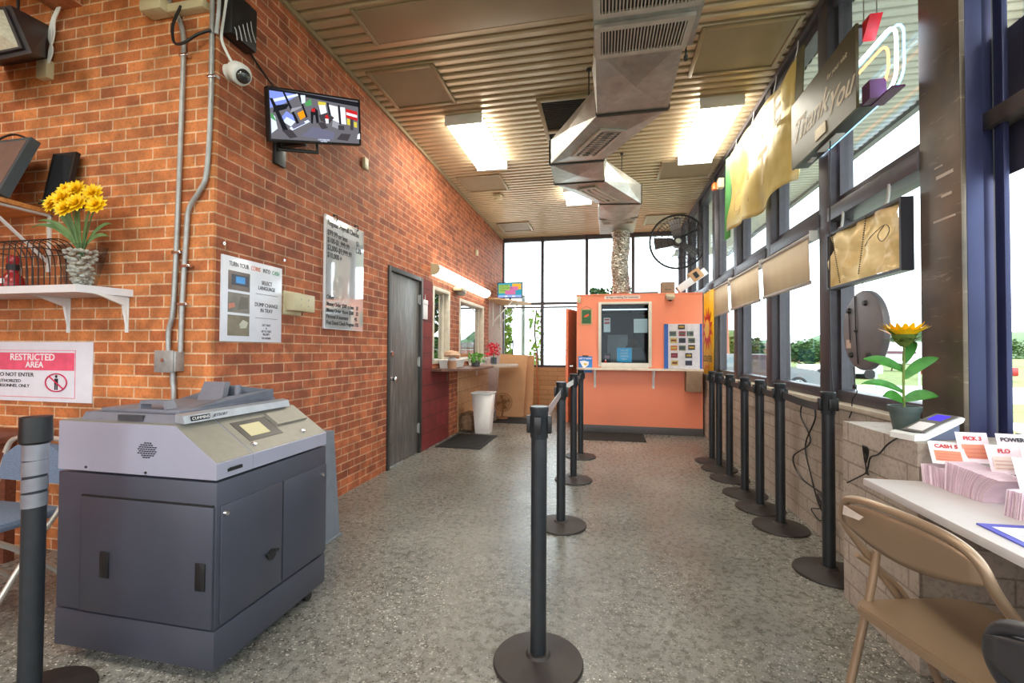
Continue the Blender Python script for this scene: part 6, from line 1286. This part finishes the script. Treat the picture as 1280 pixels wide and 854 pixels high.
for k, (bz_, tip) in enumerate(((.30,(-.15,.03,.32)),(.20,(-.18,-.02,.21)),(.16,(-.11,-.05,.16)),(.27,(.11,-.04,.33)),(.17,(.12,-.02,.16)),(.34,(.08,.05,.40)))):
    blade(c+Vector((0,0,bz_-.03)), c+Vector(tip), .024 if k != 1 else .017, SG, r, up=.35)
# payment reader
r = thing('card_reader', 'white and grey ticket checking terminal with a lit blue screen on the pier', 'terminal', (1.32, 2.12, .895))
PA, PB_ = Vector((1.215,2.10,.90)), Vector((1.40,2.20,.985))
ux = Vector((.86,.30,.0)).normalized(); uy = Vector((-.30,.86,0)).normalized()
def rd(u, v, h): return Vector((1.195,2.065,.897)) + ux*u + uy*v + Vector((0,0,h))
b = MB(); b.prism([rd(0,0,.0),rd(.05,0,.0),rd(.14,0,.035),rd(.225,0,.07),rd(.235,0,.085),rd(.22,0,.092),rd(.13,0,.062),rd(.05,0,.028),rd(.02,0,.03),rd(.0,0,.022)], uy*.10); b.build('body', WHITEPL, r)
b = MB(); b.prism([rd(.05,.006,.030),rd(.13,.006,.0645),rd(.215,.006,.0935),rd(.215,.006,.095),rd(.13,.006,.066),rd(.05,.006,.032)], uy*.088); tp = b.build('top_panel', M('taupe_panel', (106,100,98), .4), r)
b = MB(); b.prism([rd(.15,.025,.0735),rd(.20,.025,.0905),rd(.20,.025,.092),rd(.15,.025,.075)], uy*.05); b.build('screen', EM('reader_blue', (84,70,250), 1.2), tp)
b = MB(); b.prism([rd(.06,.02,.037),rd(.12,.02,.063),rd(.12,.02,.0645),rd(.06,.02,.0385)], uy*.06); b.build('label', WHITEPA, tp)
b = MB(); b.prism([rd(.02,.01,.031),rd(.045,.01,.029),rd(.045,.01,.031),rd(.02,.01,.033)], uy*.08); b.build('paper_slot', BLACKPL, tp)
b = MB(); b.prism([rd(.06,.01,.0),rd(.22,.01,.0),rd(.22,.01,.066),rd(.14,.01,.032)], uy*.08); b.build('stand', M('blue_grey_stand', (84,92,118), .5), r)
b = MB(); b.tube([(1.22,2.1,.90),(1.192,2.13,.905),(1.178,2.2,.86),(1.178,2.27,.80),(1.176,2.33,.77),(1.176,2.36,.70),(1.175,2.42,.66),(1.175,2.53,.60)], .0035, 8, 6)
for k in range(3): b.tube([(1.174,2.36,.74),(1.168,2.33+.012*k,.80),(1.166,2.35+.01*k,.815),(1.168,2.365,.77),(1.17,2.355,.73),(1.168,2.33+.01*k,.69)], .003, 6, 5)
b.build('power_cord', BLACKPL, r)
b = MB(); c_ = (1.33,2.42,.896)
b.lathe([(0,0),(.012,0),(.018,.03),(.012,.045),(.015,.055),(0,.06)], c_, 14); tag(b.build('small_figurine', M('figurine_tan', (196,150,90), .6)), 'tiny tan figurine on the pier at the foot of the steel column', 'figurine')
# counter
r = thing('writing_counter', 'white laminate writing counter along the right wall ending against the block pier', 'counter', (1.28, 1.3, .75))
b = MB(); b.box((1.0,.35,.722),(1.56,2.035,.75),.003); b.build('top', M('white_laminate', (214,210,212)), r)
for y_ in (.6,1.15): b = MB(); b.prism([(1.555,y_,.72),(1.555,y_,.45),(1.15,y_,.72)], (0,.03,0)); b.build('bracket', DKFRAME, r)
# slips of paper
PKP = M('pink_slip_paper', (244,226,234), .7, vary=.04, scale=40); CP = M('cream_slip_paper', (230,214,204), .7, vary=.04)
def slipstack(name, label, o_, ux_, n, L_, W_, fan, m=PKP, th=.0016):
    r = thing(name, label, 'paper stack', o_, 'stacks of play slips on the counter'); o_ = Vector(o_); ux_ = Vector(ux_).normalized(); uy_ = Vector((-ux_.y, ux_.x, 0)); rn = random.Random(hash(label) % 99 if False else len(label))
    b = MB()
    for i in range(n):
        j = rn.uniform(-.003,.003); z_ = i*th+.001; pts = []
        K = 5
        for k in range(K+1):
            t_ = k/K; pts.append(o_ + ux_*(L_*t_+j-fan*i*.0004) + Vector((0,0,z_ - (fan*.06*(i/n)*t_*t_ if fan else 0))))
        lo = [b.bm.verts.new(p-uy_*W_/2+uy_*j) for p in pts]; hi = [b.bm.verts.new(p+uy_*W_/2+uy_*j) for p in pts]
        for k in range(K): b.bm.faces.new((lo[k],lo[k+1],hi[k+1],hi[k]))
    o = b.build('slips', m, r, smooth=False, fix=False); md = o.modifiers.new('s','SOLIDIFY'); md.thickness = th*.55; md.offset = 1
    b = MB(); b.box(o_+Vector((-.0,-.0,.0)), o_+Vector((.01,.01,.001))); b.bm.free()
    return r
def standing(name, label, base, dirv, n, hgt, W_, lean, m, th=.0024, head=None, grp='stacks of play slips on the counter', curl=0):
    # cards standing on edge in a row along dirv, each leaning and curling
    r = thing(name, label, 'paper stack', base, grp); base = Vector(base); d = Vector(dirv).normalized(); s_ = Vector((-d.y, d.x, 0)); rn = random.Random(len(label)); b = MB(); K = 6
    for i in range(n):
        j = rn.uniform(-.004,.004); o_ = base+d*(i*th); A_ = []; B_ = []
        for k in range(K+1):
            t_ = k/K; p = o_ + Vector((0,0,hgt*t_*(1-.0*t_))) + d*(lean*t_*hgt + curl*t_*t_*hgt*(i/n)) - Vector((0,0,abs(curl)*t_*t_*hgt*.35*(i/n)))
            A_.append(b.bm.verts.new(p-s_*(W_/2+j))); B_.append(b.bm.verts.new(p+s_*(W_/2-j)))
        for k in range(K): b.bm.faces.new((A_[k],A_[k+1],B_[k+1],B_[k]))
    b.bm.faces.index_update()
    for f in b.bm.faces: f.material_index = (f.index//K) % 2  # every other sheet darker: shade between slips put into the colour
    o = b.build('slips', [m, M('pink_paper_shade', (226,200,212), .7)], r, smooth=False, fix=False); md = o.modifiers.new('s','SOLIDIFY'); md.thickness = th*.35
    return r
ZT = .7505
standing('play_slips', 'pinkish bundle of play slips against the end of the block pier', (1.235,2.025,ZT), (.2,-1,0), 24, .07, .08, -.1, PKP, th=.0034)
standing('play_slips', 'large curling bundle of pinkish play slips in front of the black tray', (1.255,1.93,ZT), (.15,-1,0), 38, .105, .10, .05, PKP, th=.0036, curl=.5)
standing('play_slips', 'thick pink bundle of play slips nearest the blue clipboard', (1.25,1.68,ZT), (.3,-1,0), 40, .082, .11, .1, PKP, th=.0034)
b = MB(); b.box((1.20,1.975,ZT),(1.30,2.03,ZT+.035),.002); b.bm.free()
r = thing('slip_tray', 'black plastic tray holding the play slips on the counter', 'tray', (1.36, 1.75, ZT))
b = MB(); b.box((1.31,1.45,ZT),(1.50,1.95,ZT+.008),.002); b.build('tray_base', BLACKPL, r)
for y_ in (1.455,1.62,1.79,1.94): b = MB(); b.box((1.31,y_,ZT+.008),(1.50,y_+.006,ZT+.07),.002); b.build('divider', BLACKPL, r)
def brochure(label, p, w_, h_, rz, lean, n, hd, sub, cm, ln=3):
    p = Vector(p)+Vector((-.075,.03,.018)); p.y = min(p.y, 2.02); r = thing('playslip_brochures', label, 'brochures', p, 'brochure bundles standing in the black tray'); d = Vector((math.cos(rz), math.sin(rz), 0)); nrm = Vector((-d.y, d.x, 0))
    if nrm.y > 0: nrm = -nrm
    rot = Matrix((d, nrm.cross(d)*-1 if False else Vector((0,0,1)), nrm)).transposed()
    b = MB()
    for i in range(n):
        q_ = p - nrm*(.004*i) + d*.003*i; tp_ = -nrm*lean
        lo0, lo1 = q_, q_+d*w_; hi0, hi1 = q_+Vector((0,0,h_))+tp_*(1+.03*i), q_+d*w_+Vector((0,0,h_*(1-.02*(i%3))))+tp_*(1+.03*i)
        b.hexa([lo0-nrm*.0006, lo1-nrm*.0006, lo1, lo0, hi0-nrm*.0006, hi1-nrm*.0006, hi1, hi0])
    b.build('leaflets', [WHITEPA, PKP][n % 2], r, smooth=False)
    def at(u, v, h=.0012): return p + d*w_*u + (Vector((0,0,h_))-nrm*lean)*v + nrm*h
    upv = (Vector((0,0,h_))-nrm*lean).normalized(); e = Matrix((d, upv, d.cross(upv))).transposed().to_euler()
    b = MB(); b.poly([at(.12,.15),at(.88,.15),at(.88,.62),at(.12,.62)]); b.build('coloured_grid', cm, r, fix=False)
    text(hd, at(.5,.82,.003), .02, None, sub, r, rot=e, bold=.0006)
    b = MB()
    for k in range(ln): b.poly([at(.16,.2+.13*k,.002),at(.84,.2+.13*k,.002),at(.84,.215+.13*k,.002),at(.16,.215+.13*k,.002)])
    b.build('grid_lines', M('faint_red', (200,90,90), .5), r, fix=False)
PO = M('slip_orange', (226,140,110), .6); RD = M('slip_red', (196,50,50), .6); GN = M('slip_green', (60,110,60), .6); LP = M('slip_lilac', (214,200,222), .6)
brochure('orange gridded brochures at the back left of the tray, tallest row', (1.36,1.935,ZT+.075), .10, .105, .0, .03, 5, 'PICK 3', RD, PO)
brochure('white brochures with a dark heading behind the yellow logo card', (1.46,1.90,ZT+.085), .09, .10, -.05, .03, 5, 'POWER', INK, LP)
brochure('lilac brochures at the far right of the tray, cut by the picture edge', (1.47,1.74,ZT+.09), .10, .10, -.1, .03, 4, 'LUCKY', RD, LP)
brochure('leaning red bordered brochures spilling toward the card reader', (1.27,1.935,ZT+.068), .10, .072, -.25, .05, 6, 'CASH 5', RD, PO)
brochure('cream brochures in the middle of the tray with a red title', (1.36,1.80,ZT+.07), .10, .09, 0, .03, 5, 'FLO', RD, CP)
brochure('card with a red and yellow badge standing in the middle of the tray', (1.40,1.72,ZT+.075), .10, .10, 0, .03, 3, 'CASH', RD, M('badge_yellow', (230,180,60), .5), 1)
brochure('white brochures with green title nearest the front of the tray', (1.33,1.64,ZT+.01), .11, .135, -.1, .05, 6, 'Mega', GN, CP, 4)
r = thing('clipboard', 'blue clipboard frame with paper lying flat on the writing counter', 'clipboard', (1.2, 1.45, ZT))
cb = [Vector((1.055,1.56,ZT)), Vector((1.045,1.22,ZT)), Vector((1.30,1.22,ZT)), Vector((1.31,1.575,ZT))]
b = MB(); b.prism(cb, (0,0,.004)); b.build('blue_board', M('clipboard_blue', (78,84,190), .4), r, smooth=False)
cc_ = sum(cb, Vector((0,0,0)))/4
b = MB(); b.prism([cc_+(p-cc_)*.84+Vector((0,0,.0042)) for p in cb], (0,0,.001)); pp = b.build('paper', WHITEPA, r, smooth=False)
b = MB()
for k in range(5): b.box((1.09,1.27+.05*k,ZT+.0052),(1.26,1.273+.05*k,ZT+.0056))
b.build('text_lines', M('faint_ink', (150,150,150)), pp)
# folding metal chair
def metal_chair(loc, rz, label, mt, cushion=False):
    r = thing('folding_chair', label, 'chair', (0,0,0), 'folding chairs at the writing counter')
    # local: faces +Y, rear edge of seat at y=0
    W = .205
    b = MB(); prof = [(-W,0),(-W+.03,-.03),(W-.03,-.03),(W,0),(W-.005,.30),(W-.04,.37),(-W+.04,.37),(-W+.005,.30)]
    b.prism([(p[0],p[1],.415) for p in prof], (0,0,.022)); b.prism([(p[0]*.98,p[1]+(.004 if p[1] < .1 else -.004),.437) for p in prof], (0,0,.006)); b.build('seat', mt, r)
    # back tube: U from front feet up over the back
    pts = [(-W-.015,.36,.0),(-W-.015,.20,.36),(-W-.015,.06,.56),(-W-.012,-.03,.68),(-W+.01,-.055,.755),(-W+.07,-.07,.79),(0,-.075,.80),(W-.07,-.07,.79),(W-.01,-.055,.755),(W+.012,-.03,.68),(W+.015,.06,.56),(W+.015,.20,.36),(W+.015,.36,.0)]
    b = MB(); b.tube(pts, .0125, 12, 6); b.build('back_tube_frame', mt, r)
    b = MB(); nu, nv = 14, 6; G = []
    for i in range(nu+1):
        u = -1+2*i/nu; zt2 = .785-.04*abs(u)**3; zb2 = .655+.045*u*u; G.append([b.bm.verts.new((u*(W-.0), -.062-.012*(1-u*u)+.05*(.79-(zb2+(zt2-zb2)*j/nv))/.2*.6, zb2+(zt2-zb2)*j/nv)) for j in range(nv+1)])
    for i in range(nu):
        for j in range(nv): b.bm.faces.new((G[i][j],G[i+1][j],G[i+1][j+1],G[i][j+1]))
    o = b.build('backrest_panel', mt, r, fix=False); md = o.modifiers.new('s','SOLIDIFY'); md.thickness = .012 if not cushion else .03; md.offset = 0
    for s_ in (-1,1):
        b = MB(); b.tube([(s_*(W-.005),.06,.60),(s_*(W-.005),.03,.44),(s_*(W-.005),-.08,.0)], .0125, 12, 4); b.build('rear_leg', mt, r)
        b = MB(); b.tube([(s_*(W+.004),.0,.585),(s_*(W+.004),.12,.50),(s_*(W-.0),.17,.44)], .008, 8, 3); b.build('link_bar', mt, r)
        b = MB(); b.cyl((s_*(W-.005)-.014,-.08,.0),.016,.028,14,axis='X'); b.bm.free()
    b = MB(); b.tube([(-W+.01,-.075,.03),(-W+.03,-.065,.12),(0,-.06,.13),(W-.03,-.065,.12),(W-.01,-.075,.03)], .009, 10, 5); b.build('rear_stretcher', mt, r)
    b = MB(); b.tube([(-W-.012,.30,.13),(W+.012,.30,.13)], .009, 10); b.build('front_stretcher', mt, r)
    r.location = loc; r.rotation_euler = (0,0,rz); return r
BR1 = M('bronze_brown_chair_paint', (158,134,110), .32, .35, vary=.05, scale=6)
ch = metal_chair((.865,1.48,0), -PI/2+math.radians(16), 'brown metal folding chair pushed up to the white writing counter', BR1)
b = MB(); b.prism([(-.165,-.085,.735),(-.10,-.088,.74),(-.085,-.088,.755),(-.16,-.086,.765)], (0,-.002,0)); st = b.build('worn_sticker', M('torn_sticker', (214,200,190), .6), ch)
metal_chair((.80,.80,0), -PI/2+math.radians(20), 'dark backed folding chair at the right edge, nearer than the brown one', M('black_vinyl', (58,58,62), .35), True)
# cords on the right wall between the posts
b = MB(); cd = [(1.405,3.62,.90),(1.402,3.66,.78),(1.40,3.50,.62),(1.395,3.78,.45),(1.40,3.66,.33),(1.40,3.35,.315),(1.40,3.20,.32)]
b.tube(cd, .005, 8, 7); b.tube([(1.405,3.48,.90),(1.40,3.42,.80),(1.40,3.58,.58),(1.40,3.50,.40),(1.40,3.40,.25),(1.398,3.30,.18),(1.40,3.22,.10),(1.38,3.2,.02)], .005, 8, 7)
b.tube([(1.40,3.38,.30),(1.39,3.33,.22),(1.395,3.48,.16),(1.39,3.35,.13),(1.39,3.28,.17)], .004, 8, 6); r = thing('extension_cords', 'tangle of black cords and plugs on the right wall below the sagging belt', 'cords', (1.40, 3.4, .4)); b.build('cords', BLACKPL, r)
b = MB(); b.box((1.375,3.2,.24),(1.41,3.36,.275),.005,rot=Matrix.Rotation(.5,3,'X')); b.box((1.38,3.18,.14),(1.415,3.3,.17),.005,rot=Matrix.Rotation(.3,3,'X')); b.build('plug_strip', M('dark_plug', (48,42,44), .5), r)
for o in [x for x in bpy.data.objects if x.name.startswith(('trim_20',))]: pass
